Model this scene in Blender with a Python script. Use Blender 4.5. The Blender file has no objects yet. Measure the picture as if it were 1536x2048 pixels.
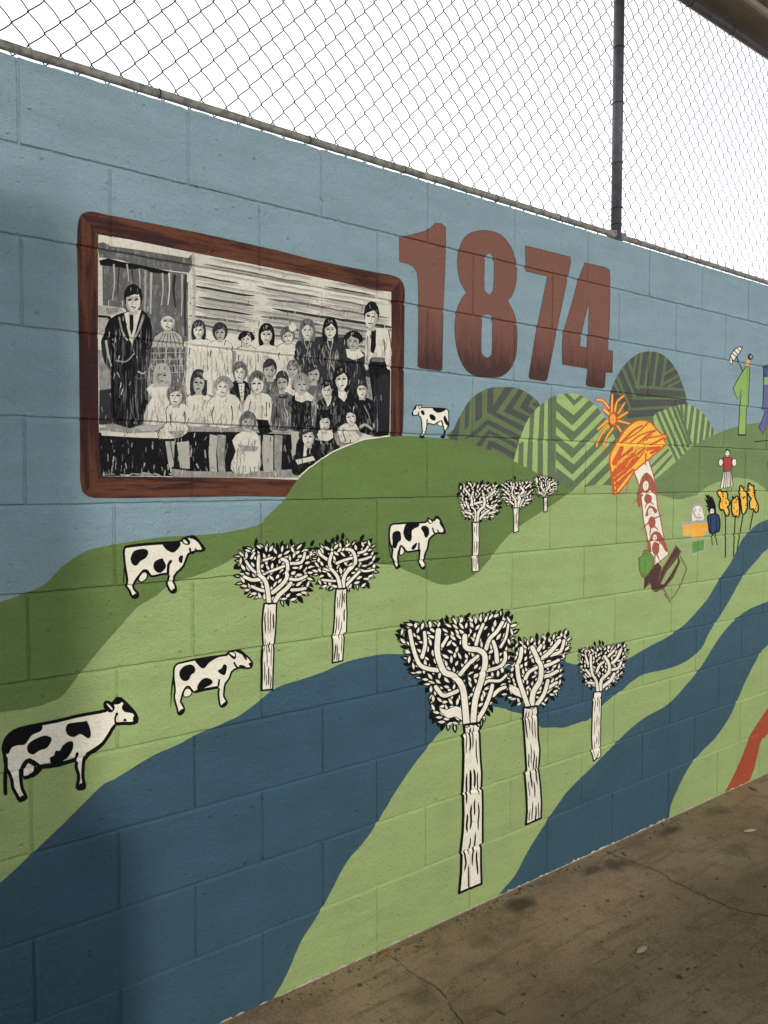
import bpy, bmesh, math, random
import numpy as np
from math import radians, sin, cos, pi, atan2, hypot
from mathutils import Vector, Matrix
from mathutils.geometry import delaunay_2d_cdt

rnd = random.Random(1874)
S = bpy.context.scene
C = S.collection

# ------------------------------------------------------------------ camera, sky, sun, exposure
YAW, PITCH, ROLL = radians(38.18828548), radians(-2.48903902), radians(0.05674964)
CAMX, CAMD, CAMH, FPX = -0.4750, 1.9106, 1.4661, 1593.775     # metres; focal length in photo pixels
fw = Vector((sin(YAW) * cos(PITCH), cos(YAW) * cos(PITCH), sin(PITCH)))
r0 = Vector((cos(YAW), -sin(YAW), 0)); u0 = r0.cross(fw)
RV = r0 * cos(ROLL) + u0 * sin(ROLL); UV = -r0 * sin(ROLL) + u0 * cos(ROLL)
cam_d = bpy.data.cameras.new('camera'); cam = bpy.data.objects.new('camera', cam_d); C.objects.link(cam)
cam.matrix_world = Matrix(((RV.x, UV.x, -fw.x, CAMX), (RV.y, UV.y, -fw.y, -CAMD), (RV.z, UV.z, -fw.z, CAMH), (0, 0, 0, 1)))
cam_d.sensor_fit = 'VERTICAL'; cam_d.sensor_height = 24.0; cam_d.lens = FPX / 2048 * 24.0
cam_d.clip_start = 0.02; cam_d.clip_end = 1000
S.camera = cam

SUN_EL, SUN_AZ = radians(28), radians(12)      # light travels towards +x (by SUN_AZ) and +y, and down
world = bpy.data.worlds.new('World'); S.world = world; world.use_nodes = True
wn = world.node_tree.nodes; wl = world.node_tree.links; wn.clear()
sky = wn.new('ShaderNodeTexSky'); sky.sky_type = 'NISHITA'; sky.sun_disc = False
sky.sun_elevation = SUN_EL; sky.sun_rotation = pi + SUN_AZ
sky.air_density = 1.0; sky.dust_density = 0.2; sky.ozone_density = 1.0
hs = wn.new('ShaderNodeHueSaturation'); hs.inputs['Saturation'].default_value = 0.2    # thin white overcast
bgd = wn.new('ShaderNodeBackground'); bgd.inputs[1].default_value = 0.15
wo = wn.new('ShaderNodeOutputWorld')
veil = wn.new('ShaderNodeMix'); veil.data_type = 'RGBA'; veil.inputs[0].default_value = .6; veil.inputs[7].default_value = (1.9, 1.95, 2.0, 1)   # even cloud veil
wl.new(sky.outputs[0], hs.inputs['Color']); wl.new(hs.outputs[0], veil.inputs[6]); wl.new(veil.outputs[2], bgd.inputs[0]); wl.new(bgd.outputs[0], wo.inputs[0])

sun_d = bpy.data.lights.new('sun', 'SUN'); sun_d.energy = 0.5; sun_d.angle = radians(2.6); sun_d.color = (1.0, 0.965, 0.91)
sun = bpy.data.objects.new('sun', sun_d); C.objects.link(sun)
sdir = Vector((sin(SUN_AZ) * cos(SUN_EL), cos(SUN_AZ) * cos(SUN_EL), -sin(SUN_EL)))
sun.rotation_euler = sdir.to_track_quat('-Z', 'Y').to_euler(); sun.location = (-3, -8, 6)

S.view_settings.view_transform = 'Standard'; S.view_settings.look = 'None'
S.view_settings.exposure = 2.0; S.view_settings.gamma = 1.0; S.view_settings.use_curve_mapping = False

# ------------------------------------------------------------------ helpers
def ray(x, y):
    return fw + RV * ((x - 768) / FPX) - UV * ((y - 1024) / FPX)
def wallpt(x, y):                        # photo pixel -> (along wall, height) in millimetres on the wall's face
    d = ray(x, y); t = CAMD / d.y
    return ((CAMX + t * d.x) * 1000, (CAMH + t * d.z) * 1000)
def groundpt(x, y, z=0.0):
    d = ray(x, y); t = (z - CAMH) / d.z
    return Vector((CAMX + t * d.x, -CAMD + t * d.y, z))
def ZM(x0, y0, s):                       # points read off an enlarged piece of the photo
    return lambda pts: [(x0 + a / s, y0 + b / s) for a, b in pts]

def mesh_obj(name, verts, faces, mats, idx=None, parent=None, smooth=False):
    me = bpy.data.meshes.new(name); me.from_pydata(verts, [], faces)
    for m in mats: me.materials.append(m)
    if idx: me.polygons.foreach_set('material_index', idx)
    if smooth: me.polygons.foreach_set('use_smooth', [True] * len(me.polygons))
    me.update()
    o = bpy.data.objects.new(name, me); C.objects.link(o)
    if parent: o.parent = parent
    return o
def bm_obj(name, bm, mat, parent=None, smooth=False):
    me = bpy.data.meshes.new(name); bm.to_mesh(me); bm.free(); me.materials.append(mat)
    if smooth: me.polygons.foreach_set('use_smooth', [True] * len(me.polygons))
    o = bpy.data.objects.new(name, me); C.objects.link(o)
    if parent: o.parent = parent
    return o
def tag(o, label=None, cat=None, group=None, kind=None):
    if label: o['label'] = label
    if cat: o['category'] = cat
    if group: o['group'] = group
    if kind: o['kind'] = kind
    return o
def empty(name, loc=(0, 0, 0)):
    o = bpy.data.objects.new(name, None); C.objects.link(o); o.location = loc; o.empty_display_size = .1
    return o
def box(bm, x0, x1, y0, y1, z0, z1, bevel=0):
    vs = [bm.verts.new((x, y, z)) for x in (x0, x1) for y in (y0, y1) for z in (z0, z1)]
    fs = [bm.faces.new([vs[i] for i in q]) for q in ((0, 1, 3, 2), (4, 6, 7, 5), (0, 4, 5, 1), (2, 3, 7, 6), (0, 2, 6, 4), (1, 5, 7, 3))]
    if bevel:
        es = list({e for f in fs for e in f.edges})
        bmesh.ops.bevel(bm, geom=es, offset=bevel, segments=2, affect='EDGES')
def tube(bm, pts, r, n=10, cap=True):
    rings = []
    for i, p in enumerate(pts):
        p = Vector(p); a = Vector(pts[max(i - 1, 0)]); b = Vector(pts[min(i + 1, len(pts) - 1)])
        t = (b - a).normalized(); ref = Vector((0, 1, 0)) if abs(t.y) < .9 else Vector((1, 0, 0))
        u = t.cross(ref).normalized(); v = t.cross(u)
        rr = r[i] if isinstance(r, (list, tuple)) else r
        rings.append([bm.verts.new(p + (u * cos(2 * pi * k / n) + v * sin(2 * pi * k / n)) * rr) for k in range(n)])
    for A, B in zip(rings, rings[1:]):
        for k in range(n): bm.faces.new((A[k], A[(k + 1) % n], B[(k + 1) % n], B[k]))
    if cap: bm.faces.new(rings[0][::-1]); bm.faces.new(rings[-1])

# ------------------------------------------------------------------ materials
def srgb(r, g, b):
    f = lambda c: (c / 255 / 12.92) if c <= 10 else ((c / 255 + .055) / 1.055) ** 2.4
    return (f(r), f(g), f(b), 1)
class NT:
    def __init__(s, name):
        s.m = bpy.data.materials.new(name); s.m.use_nodes = True; s.t = s.m.node_tree
        s.b = s.t.nodes['Principled BSDF']; s.tc = s.t.nodes.new('ShaderNodeTexCoord')
    def n(s, typ, **kw):
        x = s.t.nodes.new(typ)
        for k, v in kw.items(): setattr(x, k, v)
        return x
    def l(s, a, b): s.t.links.new(a, b)
    def noise(s, scale, detail=4, rough=.6, vec=None, mapscale=None):
        x = s.n('ShaderNodeTexNoise'); x.inputs['Scale'].default_value = scale; x.inputs['Detail'].default_value = detail; x.inputs['Roughness'].default_value = rough
        src = vec or s.tc.outputs['Object']
        if mapscale:
            mp = s.n('ShaderNodeMapping'); mp.inputs['Scale'].default_value = mapscale; s.l(src, mp.inputs[0]); src = mp.outputs[0]
        s.l(src, x.inputs['Vector']); return x.outputs['Fac']
    def ramp(s, fac, stops):
        x = s.n('ShaderNodeValToRGB'); e = x.color_ramp.elements
        while len(e) < len(stops): e.new(.5)
        for i, (p, c) in enumerate(stops): e[i].position = p; e[i].color = c if len(c) == 4 else (*c, 1)
        s.l(fac, x.inputs[0]); return x.outputs[0]
    def mix(s, fac, a, b, mode='MIX'):
        x = s.n('ShaderNodeMix', data_type='RGBA', blend_type=mode)
        for v, i in ((fac, 0), (a, 6), (b, 7)):
            if hasattr(v, 'links'): s.l(v, x.inputs[i])
            else: x.inputs[i].default_value = v
        return x.outputs[2]
    def math(s, op, a, b=0.0):
        x = s.n('ShaderNodeMath', operation=op)
        for v, i in ((a, 0), (b, 1)):
            if hasattr(v, 'links'): s.l(v, x.inputs[i])
            else: x.inputs[i].default_value = v
        return x.outputs[0]
    def bump(s, h, strength, dist, prev=None):
        x = s.n('ShaderNodeBump'); x.inputs['Strength'].default_value = strength; x.inputs['Distance'].default_value = dist
        s.l(h, x.inputs['Height'])
        if prev: s.l(prev, x.inputs['Normal'])
        s.l(x.outputs[0], s.b.inputs['Normal']); return x.outputs[0]

def wall_relief(m):
    # rolled masonry paint over concrete block: fine orange peel, broader unevenness, small pits
    fine = m.noise(190, 4, .62); mid = m.noise(55, 3, .55)
    v = m.n('ShaderNodeTexVoronoi'); v.inputs['Scale'].default_value = 26; m.l(m.tc.outputs['Object'], v.inputs['Vector'])
    pit = m.ramp(v.outputs['Distance'], [(0.03, (0, 0, 0)), (.15, (1, 1, 1))])
    gate = m.ramp(m.noise(9, 2), [(.46, (1, 1, 1)), (.56, (0, 0, 0))])
    pit = m.math('MAXIMUM', pit, gate)
    b1 = m.bump(mid, .6, .007)
    b2 = m.bump(fine, .9, .0042, b1)
    m.bump(pit, .8, .004, b2)
def paint(name, rgb, var=.10, rough=.6, streak=None, c2=None, lo=.45, hi=.6, vscale=6):
    m = NT(name); c = srgb(*rgb)
    n1 = m.noise(vscale, 5, .6)
    d = tuple(x * (1 - var) for x in c[:3]) + (1,); e = tuple(min(1, x * (1 + var)) for x in c[:3]) + (1,)
    col = m.ramp(n1, [(.3, d), (.7, e)])
    lap = m.noise(1, 4, .65, mapscale=(3.2, 3.2, 16)); lap2 = m.noise(230, 3, .6)
    col = m.mix(m.ramp(lap, [(.40, (0, 0, 0)), (.62, (.10, .10, .10))]), col, (0.02, .02, .018, 1))
    col = m.mix(m.ramp(lap2, [(.54, (0, 0, 0)), (.70, (.2, .2, .2))]), col, (0.02, .02, .02, 1))
    if c2:
        n2 = m.noise(streak[3] if len(streak) > 3 else 1, 6, .7, mapscale=streak[:3])
        f = m.ramp(n2, [(lo, (0, 0, 0)), (hi, (1, 1, 1))])
        col = m.mix(f, col, srgb(*c2))
    m.l(col, m.b.inputs['Base Color'])
    rr = m.noise(30, 3); rmap = m.ramp(rr, [(.3, (rough - .08,) * 3), (.7, (rough + .1,) * 3)])
    m.l(rmap, m.b.inputs['Roughness']); m.b.inputs['Specular IOR Level'].default_value = .12
    wall_relief(m)
    return m.m
M = {}
M['sky'] = paint('sky_blue_paint', (127, 150, 157), .05)
M['hill'] = paint('hill_green_paint', (99, 121, 67), .06)
M['hill2'] = paint('olive_hill_paint', (107, 128, 81), .06)
M['field'] = paint('field_green_paint', (147, 166, 107), .05)
M['river'] = paint('river_blue_paint', (57, 84, 97), .07)
M['red'] = paint('terracotta_red_paint', (160, 74, 51), .06)
M['cream'] = paint('cream_paint', (233, 225, 205), .05, rough=.65)
M['black'] = paint('black_paint', (9, 9, 11), .2, rough=.7)
M['dark_leaf'] = paint('leaf_black_paint', (9, 9, 9), .2, rough=.7)
M['dome_dark'] = paint('dome_charcoal_paint', (76, 80, 74), .06)
M['dome_olive'] = paint('dome_olive_paint', (98, 114, 76), .06)
M['dome_light'] = paint('dome_light_paint', (156, 178, 112), .06)
M['dome_mid'] = paint('dome_mid_paint', (96, 112, 80), .06)
M['yellow'] = paint('yellow_paint', (238, 184, 72), .06)
M['amber'] = paint('amber_paint', (232, 168, 66), .1)
M['orange'] = paint('orange_paint', (202, 92, 46), .12)
M['rust'] = paint('rust_paint', (160, 88, 70), .08)
M['brown'] = paint('brown_paint', (78, 54, 46), .12)
M['tan_brown'] = paint('tan_brown_paint', (116, 82, 62), .1)
M['grass'] = paint('bright_green_paint', (92, 148, 72), .12, vscale=40)
M['bush'] = paint('bush_green_paint', (102, 142, 70), .12, vscale=40)
M['grey'] = paint('pale_grey_paint', (168, 164, 158), .06)
M['navy'] = paint('navy_paint', (42, 64, 104), .1)
M['blue'] = paint('pattern_blue_paint', (62, 96, 140), .1, streak=(60, 60, 60), c2=(30, 44, 70))
M['purple'] = paint('purple_paint', (96, 98, 140), .08)
M['crimson'] = paint('crimson_paint', (168, 58, 58), .08)
M['lime'] = paint('lime_paint', (138, 170, 92), .06)
M['wood_h'] = paint('frame_brown_across', (97, 58, 40), .12, streak=(2.2, 2.2, 34), c2=(56, 33, 30), lo=.45, hi=.53)
M['wood_v'] = paint('frame_brown_upright', (97, 58, 40), .12, streak=(34, 2.2, 2.2), c2=(56, 33, 30), lo=.45, hi=.53)
G = [(12, 13, 16), (46, 47, 50), (90, 90, 88), (132, 130, 124), (172, 168, 157), (208, 202, 186)]
for i, g in enumerate(G):
    o = G[[2, 0, 4, 5, 3, 4][i]]
    lo, hi = [(.62, .68), (.52, .66), (.50, .66), (.48, .68), (.48, .70), (.50, .72)][i]
    M['g%d' % i] = paint('grey_wash_%d' % i, g, .08, streak=(90, 90, 34), c2=tuple(int(a * .45 + b * .55) for a, b in zip(g, o)), lo=lo, hi=hi)
def digit_mat():
    m = NT('numeral_red_brown_paint')
    sp = m.n('ShaderNodeSeparateXYZ'); m.l(m.tc.outputs['Object'], sp.inputs[0])
    z = sp.outputs['Z']                               # brushed from lighter paint above to darker paint below
    n = m.noise(1, 6, .7, mapscale=(55, 55, 9))
    f = m.math('ADD', m.math('MULTIPLY', m.math('SUBTRACT', 2.035, z), 5.2), m.math('MULTIPLY', m.math('SUBTRACT', n, .5), 1.3))
    col = m.ramp(f, [(.15, srgb(119, 80, 69)), (.6, srgb(103, 69, 59)), (1.0, srgb(70, 48, 43))])
    m.l(col, m.b.inputs['Base Color']); m.b.inputs['Roughness'].default_value = .62; m.b.inputs['Specular IOR Level'].default_value = .12
    wall_relief(m); return m.m
M['digit'] = digit_mat()
def metal_mat(name, rgb, rgb2, rough=.5, metal=.6, scale=30):
    m = NT(name); n = m.noise(scale, 6, .7); n2 = m.noise(scale * 6, 3)
    m.l(m.mix(m.ramp(n, [(.4, (0, 0, 0)), (.62, (1, 1, 1))]), srgb(*rgb), srgb(*rgb2)), m.b.inputs['Base Color'])
    m.b.inputs['Metallic'].default_value = metal; m.b.inputs['Roughness'].default_value = rough
    m.bump(n2, .15, .001); return m.m
M['galv'] = metal_mat('galvanised_steel', (118, 118, 124), (98, 96, 99), .5, .2)
M['rail'] = metal_mat('weathered_galvanised_rail', (178, 168, 154), (128, 117, 103), .8, 0, 40)
M['wire'] = metal_mat('fence_wire', (44, 44, 58), (34, 34, 46), .75, 0)
M['beam'] = metal_mat('beige_painted_beam', (168, 158, 144), (150, 140, 126), .6, 0, 6)
M['trim'] = metal_mat('pale_beam_edge', (238, 230, 212), (224, 214, 194), .6, 0, 6)
M['roof'] = metal_mat('dark_blue_roof_sheet', (34, 44, 66), (28, 36, 54), .5, .1, 4)
M['render'] = metal_mat('grey_render', (150, 148, 142), (128, 126, 120), .85, 0, 5)

def floor_mat():
    m = NT('stained_concrete_floor')
    P = m.tc.outputs['Object']
    big = m.noise(1.7, 6, .62); mid = m.noise(9, 8, .72); fine = m.noise(150, 5, .75); drag = m.noise(1, 6, .7, mapscale=(2.5, 26, 1)); peb = m.noise(420, 3, .6)
    col = m.ramp(big, [(.30, srgb(103, 86, 64)), (.52, srgb(126, 107, 81)), (.72, srgb(141, 122, 95))])
    col = m.mix(m.ramp(mid, [(.50, (0, 0, 0)), (.62, (.55, .55, .55))]), col, srgb(86, 71, 53))
    col = m.mix(m.ramp(drag, [(.53, (0, 0, 0)), (.60, (.5, .5, .5))]), col, srgb(84, 67, 44))
    col = m.mix(m.ramp(fine, [(.50, (0, 0, 0)), (.64, (.55, .55, .55))]), col, srgb(150, 131, 101))
    col = m.mix(m.ramp(fine, [(.36, (.6, .6, .6)), (.46, (0, 0, 0))]), col, srgb(70, 57, 42))
    col = m.mix(m.ramp(peb, [(.62, (0, 0, 0)), (.68, (.5, .5, .5))]), col, srgb(168, 149, 122))
    vs = m.n('ShaderNodeTexVoronoi'); vs.inputs['Scale'].default_value = 7.5; m.l(P, vs.inputs['Vector'])
    sz = m.math('MULTIPLY', m.noise(6, 2), .09)
    col = m.mix(m.ramp(m.math('SUBTRACT', vs.outputs['Distance'], sz), [(.0, (.85, .85, .85)), (.03, (0, 0, 0))]), col, srgb(41, 35, 27))
    vs2 = m.n('ShaderNodeTexVoronoi'); vs2.inputs['Scale'].default_value = 30; m.l(P, vs2.inputs['Vector'])
    col = m.mix(m.ramp(vs2.outputs['Distance'], [(.07, (.7, .7, .7)), (.12, (0, 0, 0))]), col, srgb(53, 43, 32))
    wob = m.n('ShaderNodeTexNoise'); wob.inputs['Scale'].default_value = 14; wob.inputs['Detail'].default_value = 4; m.l(P, wob.inputs['Vector'])
    w2 = m.n('ShaderNodeVectorMath', operation='MULTIPLY_ADD'); m.l(wob.outputs['Color'], w2.inputs[0]); w2.inputs[1].default_value = (.09, .09, 0); m.l(P, w2.inputs[2])
    for px, py, rx, ry, k in ((1040, 1804, .085, .05, .85), (1236, 1722, .10, .045, .7), (1345, 1656, .09, .04, .75), (1184, 1735, .06, .035, .6), (840, 1985, .08, .06, .5), (1430, 1615, .12, .05, .5), (960, 1880, .05, .04, .4), (1480, 1690, .10, .06, .5)):
        c = groundpt(px, py)
        s1 = m.n('ShaderNodeVectorMath', operation='SUBTRACT'); m.l(w2.outputs[0], s1.inputs[0]); s1.inputs[1].default_value = (c.x + .045, c.y + .045, 0)
        s2 = m.n('ShaderNodeVectorMath', operation='MULTIPLY'); m.l(s1.outputs[0], s2.inputs[0]); s2.inputs[1].default_value = (1 / rx, 1 / ry, 0)
        ln = m.n('ShaderNodeVectorMath', operation='LENGTH'); m.l(s2.outputs[0], ln.inputs[0])
        f = m.ramp(ln.outputs['Value'], [(.35, (k, k, k)), (1.0, (0, 0, 0))])
        col = m.mix(f, col, srgb(49, 42, 32))
    m.l(col, m.b.inputs['Base Color'])
    m.l(m.ramp(mid, [(.3, (.42,) * 3), (.7, (.75,) * 3)]), m.b.inputs['Roughness']); m.b.inputs['Specular IOR Level'].default_value = .4
    b = m.bump(mid, .25, .006); b = m.bump(fine, .7, .0022, b); m.bump(peb, .4, .0012, b)
    return m.m
M['floor'] = floor_mat()
M['crack'] = metal_mat('crack_dark', (38, 32, 26), (54, 46, 36), .9, 0, 60)
M['leafdry'] = metal_mat('dry_leaf_pale', (196, 178, 140), (160, 138, 100), .7, 0, 60)
M['leafbrown'] = metal_mat('dry_leaf_brown', (142, 104, 62), (110, 78, 46), .7, 0, 60)
M['speck'] = metal_mat('grit_dark', (60, 50, 38), (88, 76, 56), .9, 0, 60)
M['white'] = paint('white_undercoat', (176, 171, 155), .2, vscale=60)

# ------------------------------------------------------------------ the wall: blocks with recessed joints
INS, CH, DEP, DEPV, GT, GB = 4.4, 2.8, 4.4, 3.4, 5.4, 3.6           # face inset, chamfer width, joint depth (mm)
TOPZ = 2391.0
class Blk: pass
blocks = []; rows = {}
for c in range(12):
    zt, zb = 2400 - 200 * c, 2200 - 200 * c
    x0s = [-1600 + 400 * i for i in range(20)] if c % 2 == 0 else [-1600] + [-1400 + 400 * i for i in range(20)]
    for x0 in x0s:
        x1 = min(x0 + 400 if not (c % 2 and x0 == -1600) else x0 + 200, 6400)
        b = Blk(); b.c = c
        b.xl, b.xr, b.zb, b.zt = x0 + INS, x1 - INS, zb + 5.6, zt - 7.2
        b.cell = (x0, x1, zb, zt)
        amp = 1.15
        b.jt = [0] + [rnd.uniform(-amp, amp) for _ in range(12)] + [0]
        b.jb = [0] + [rnd.uniform(-amp, amp) for _ in range(12)] + [0]
        b.jl = [0] + [rnd.uniform(-amp, amp) for _ in range(5)] + [0]
        b.jr = [0] + [rnd.uniform(-amp, amp) for _ in range(5)] + [0]
        if c == 0:
            b.zt = TOPZ; b.jt = [rnd.uniform(-2.2, .6) for _ in range(25)]; b.jt[0] = b.jt[-1] = -2.5
        if c == 11: b.zb = -60
        b.off = rnd.uniform(-.7, .7)
        blocks.append(b); rows.setdefault(c, []).append(b)
def interp(j, s):
    s = min(max(s, 0), 1) * (len(j) - 1); i = min(int(s), len(j) - 2); return j[i] + (j[i + 1] - j[i]) * (s - i)
def loop(b, g):                         # block outline grown by g
    P = []
    W, H = b.xr - b.xl, b.zt - b.zb
    gt = 0 if b.c == 0 else g / CH * GT
    gb = g / CH * GB
    n = len(b.jb) - 1
    for i in range(n): P.append((b.xl - g + (W + 2 * g) * i / n, b.zb - gb - b.jb[i]))
    n = len(b.jr) - 1
    for i in range(n): P.append((b.xr + g + b.jr[i], b.zb - gb + (H + gb + gt) * i / n))
    n = len(b.jt) - 1
    for i in range(n, 0, -1): P.append((b.xl - g + (W + 2 * g) * i / n, b.zt + gt + b.jt[i]))
    n = len(b.jl) - 1
    for i in range(n, 0, -1): P.append((b.xl - g - b.jl[i], b.zb - gb + (H + gb + gt) * i / n))
    return P
def find_block(u, v):
    c = min(max(int((2400 - v) // 200), 0), 11)
    best = None
    for b in rows[c]:
        if b.cell[0] - .01 <= u <= b.cell[1] + .01: return b
    return rows[c][0] if u < 0 else rows[c][-1]
def relief(u, v):                       # height of the wall face (mm, + towards the viewer)
    b = find_block(u, v)
    s = (u - b.xl) / (b.xr - b.xl); q = (v - b.zb) / (b.zt - b.zb)
    dv = max(u - (b.xr + interp(b.jr, q)), (b.xl - interp(b.jl, q)) - u)
    dh = ((b.zb - interp(b.jb, s)) - v) / GB
    if b.c > 0: dh = max(dh, (v - (b.zt + interp(b.jt, s))) / GT)
    kv = min(max(dv / CH, 0), 1); kh = min(max(dh, 0), 1)
    return b.off * (1 - max(kv, kh)) - max(DEPV * kv, DEP * kh)

def catmull(P, closed, sub=4):
    n = len(P); out = []
    rng = range(n if closed else n - 1)
    for i in rng:
        p0 = P[(i - 1) % n] if closed or i > 0 else P[0]; p1 = P[i]; p2 = P[(i + 1) % n]; p3 = P[(i + 2) % n] if closed or i + 2 < n else P[-1]
        for k in range(sub):
            t = k / sub; t2 = t * t; t3 = t2 * t
            out.append(tuple(.5 * (2 * p1[j] + (p2[j] - p0[j]) * t + (2 * p0[j] - 5 * p1[j] + 4 * p2[j] - p3[j]) * t2 + (3 * p1[j] - p0[j] - 3 * p2[j] + p3[j]) * t3) for j in (0, 1)))
    if not closed: out.append(P[-1])
    return out
def wob(P, a): return [(x + rnd.uniform(-a, a), y + rnd.uniform(-a, a)) for x, y in P]

# ---- background paint fields (photo pixels), bottom to top
H1_top = [(-700, 1420), (-300, 1290), (0, 1204), (47, 1187), (89, 1169), (120, 1137), (156, 1111), (187, 1097), (245, 1086), (312, 1076), (375, 1071), (443, 1066), (516, 1050), (530, 1036), (552, 1015), (568, 1001), (583, 976), (599, 955), (620, 937), (643, 919), (677, 900), (719, 883), (750, 877), (780, 873), (806, 872), (828, 872), (860, 875), (897, 877.5), (919, 882), (949, 890), (978, 899), (1007, 913), (1027, 922), (1050, 934), (1074, 946), (1115, 965), (1147, 981)]
H1_bot = [(1101, 1012), (1069, 1033), (1028, 1062), (1002, 1088), (981, 1117), (960, 1140), (939, 1156), (913, 1166), (892, 1170), (866, 1165), (848, 1156), (814, 1142), (788, 1131), (754, 1127), (700, 1106), (600, 1097), (520, 1100), (471, 1115), (443, 1130), (396, 1150), (365, 1159), (336, 1171), (312, 1192), (276, 1213), (245, 1247), (208, 1289), (182, 1320), (161, 1346), (141, 1372), (120, 1395), (89, 1408), (52, 1418), (0, 1425), (-300, 1470), (-700, 1560)]
H1 = catmull(H1_top, False, 3) + catmull(H1_bot, False, 3)
L_top = [(-700, 1500), (-300, 1380), (0, 1300), (100, 1250), (300, 1125), (560, 1070), (700, 1000), (850, 950), (1080, 985), (1140, 981), (1165, 955), (1215, 935), (1311, 935), (1500, 950), (1600, 940), (1800, 935), (2100, 940)]
FIELD = L_top + [(2100, 1420), (1800, 1540), (1536, 1660), (1300, 1780), (900, 1980), (400, 2230), (-300, 2600), (-700, 2900)]
H2_top = catmull([(1300, 966), (1311, 958), (1351, 924), (1382, 895), (1429, 869), (1481, 851), (1536, 845), (1640, 842), (1760, 850), (1900, 880)], False, 3)
H2_bot = catmull([(1900, 1000), (1760, 1010), (1640, 1012), (1560, 1004), (1480, 1003), (1400, 1000), (1381, 993), (1365, 998), (1347, 998), (1331, 993), (1313, 990)], False, 3)
H2 = H2_top + H2_bot
BUMP = catmull([(1375, 999), (1392, 990), (1400, 985), (1417, 972), (1437, 964), (1465, 956.5), (1478, 955.5), (1503, 960), (1521, 971), (1536, 984), (1560, 1002), (1560, 1020), (1450, 1025)], True, 3)
R1_up = [(-400, 2080), (-150, 1890), (0, 1766), (62, 1709), (130, 1644), (172, 1602), (208, 1568), (234, 1555), (271, 1532), (312, 1508), (354, 1490), (388, 1472), (443, 1448.5), (484, 1428), (521, 1399), (552, 1375.6), (599, 1360), (646, 1344), (687, 1326), (750, 1310.5), (800, 1308), (880, 1306), (1000, 1314), (1120, 1318), (1132, 1324), (1148, 1328), (1170, 1330), (1215, 1326), (1251, 1319), (1288, 1299), (1345, 1268), (1382, 1236), (1413, 1200), (1439, 1158), (1460, 1127), (1474, 1099), (1484, 1080), (1497, 1065), (1508, 1053.5), (1521, 1045), (1536, 1039.5), (1600, 1025), (1800, 1000)]
R1_lo = [(1800, 1050), (1600, 1070), (1536, 1098), (1517, 1117), (1486, 1153), (1465, 1190), (1444, 1226), (1420, 1262), (1400, 1300), (1366, 1326), (1335, 1337.6), (1288, 1349), (1261, 1365), (1249, 1377), (1234, 1389), (1222, 1396), (1204, 1412), (1179, 1438), (1165, 1443), (1146, 1449), (1128, 1455), (1105, 1455), (1085, 1456), (1077, 1450), (1060, 1436), (1041, 1427.5), (1021, 1422), (1007, 1417), (986, 1414), (940, 1420), (905, 1440), (882, 1461.5), (856, 1493), (824, 1534), (793, 1581), (767, 1623), (750, 1652), (724, 1688), (698, 1717), (677, 1753), (646, 1813), (625, 1847), (599, 1889), (573, 1951), (547, 1998), (520, 2060), (440, 2250), (0, 2450), (-400, 2700)]
R1 = catmull(R1_up, False, 3) + catmull(R1_lo, False, 3)
R2 = catmull([(970, 1850), (996, 1792), (1028, 1753), (1059, 1696), (1095, 1641), (1132, 1586.5), (1163, 1555), (1194, 1524), (1231, 1487.6), (1262, 1456), (1298, 1430), (1335, 1409.5), (1361, 1383), (1395, 1343), (1421, 1303), (1447, 1264), (1486, 1226), (1536, 1202.6), (1620, 1170), (1800, 1130)], False, 3) + \
     catmull([(1800, 1200), (1620, 1240), (1536, 1290), (1512, 1321), (1491, 1362.6), (1475.6, 1399), (1455, 1441), (1429, 1477), (1408, 1498), (1382, 1529), (1361, 1566), (1343, 1607), (1337.6, 1636), (1330, 1690)], False, 3)
RED = catmull([(1425, 1640), (1449.6, 1584), (1465, 1555), (1486, 1508), (1502, 1467), (1536, 1415), (1600, 1330), (1800, 1230)], False, 3) + \
      catmull([(1800, 1270), (1600, 1390), (1536, 1467), (1522, 1482), (1512, 1524), (1499, 1563), (1470, 1650)], False, 3)
FIELDS = [('field', FIELD), ('hill2', H2), ('field', BUMP), ('hill', H1), ('river', R1), ('river', R2), ('red', RED)]

wall = tag(empty('block_wall', (0, 0, 0)), 'painted concrete block wall with farm mural of hills, rivers, cows and trees', 'wall', kind='thing')
K = 1.0
def cdt_group(polys, extra_edges):
    """polys: list of closed mm loops; extra_edges: list of polylines (closed loops). Returns verts, tris, ids"""
    V, E, F = [], [], []
    for P in polys:
        i0 = len(V); V += [Vector(p) for p in P]; F.append(list(range(i0, i0 + len(P))))
    for P in extra_edges:
        i0 = len(V); V += [Vector(p) for p in P]; n = len(P)
        E += [(i0 + k, i0 + (k + 1) % n) for k in range(n)]
    r = delaunay_2d_cdt(V, E, F, 0, 1e-4, True)
    return r[0], r[2], r[5]

def ccw(P):
    a = sum(P[i - 1][0] * P[i][1] - P[i][0] * P[i - 1][1] for i in range(len(P)))
    return P if a > 0 else P[::-1]

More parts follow.
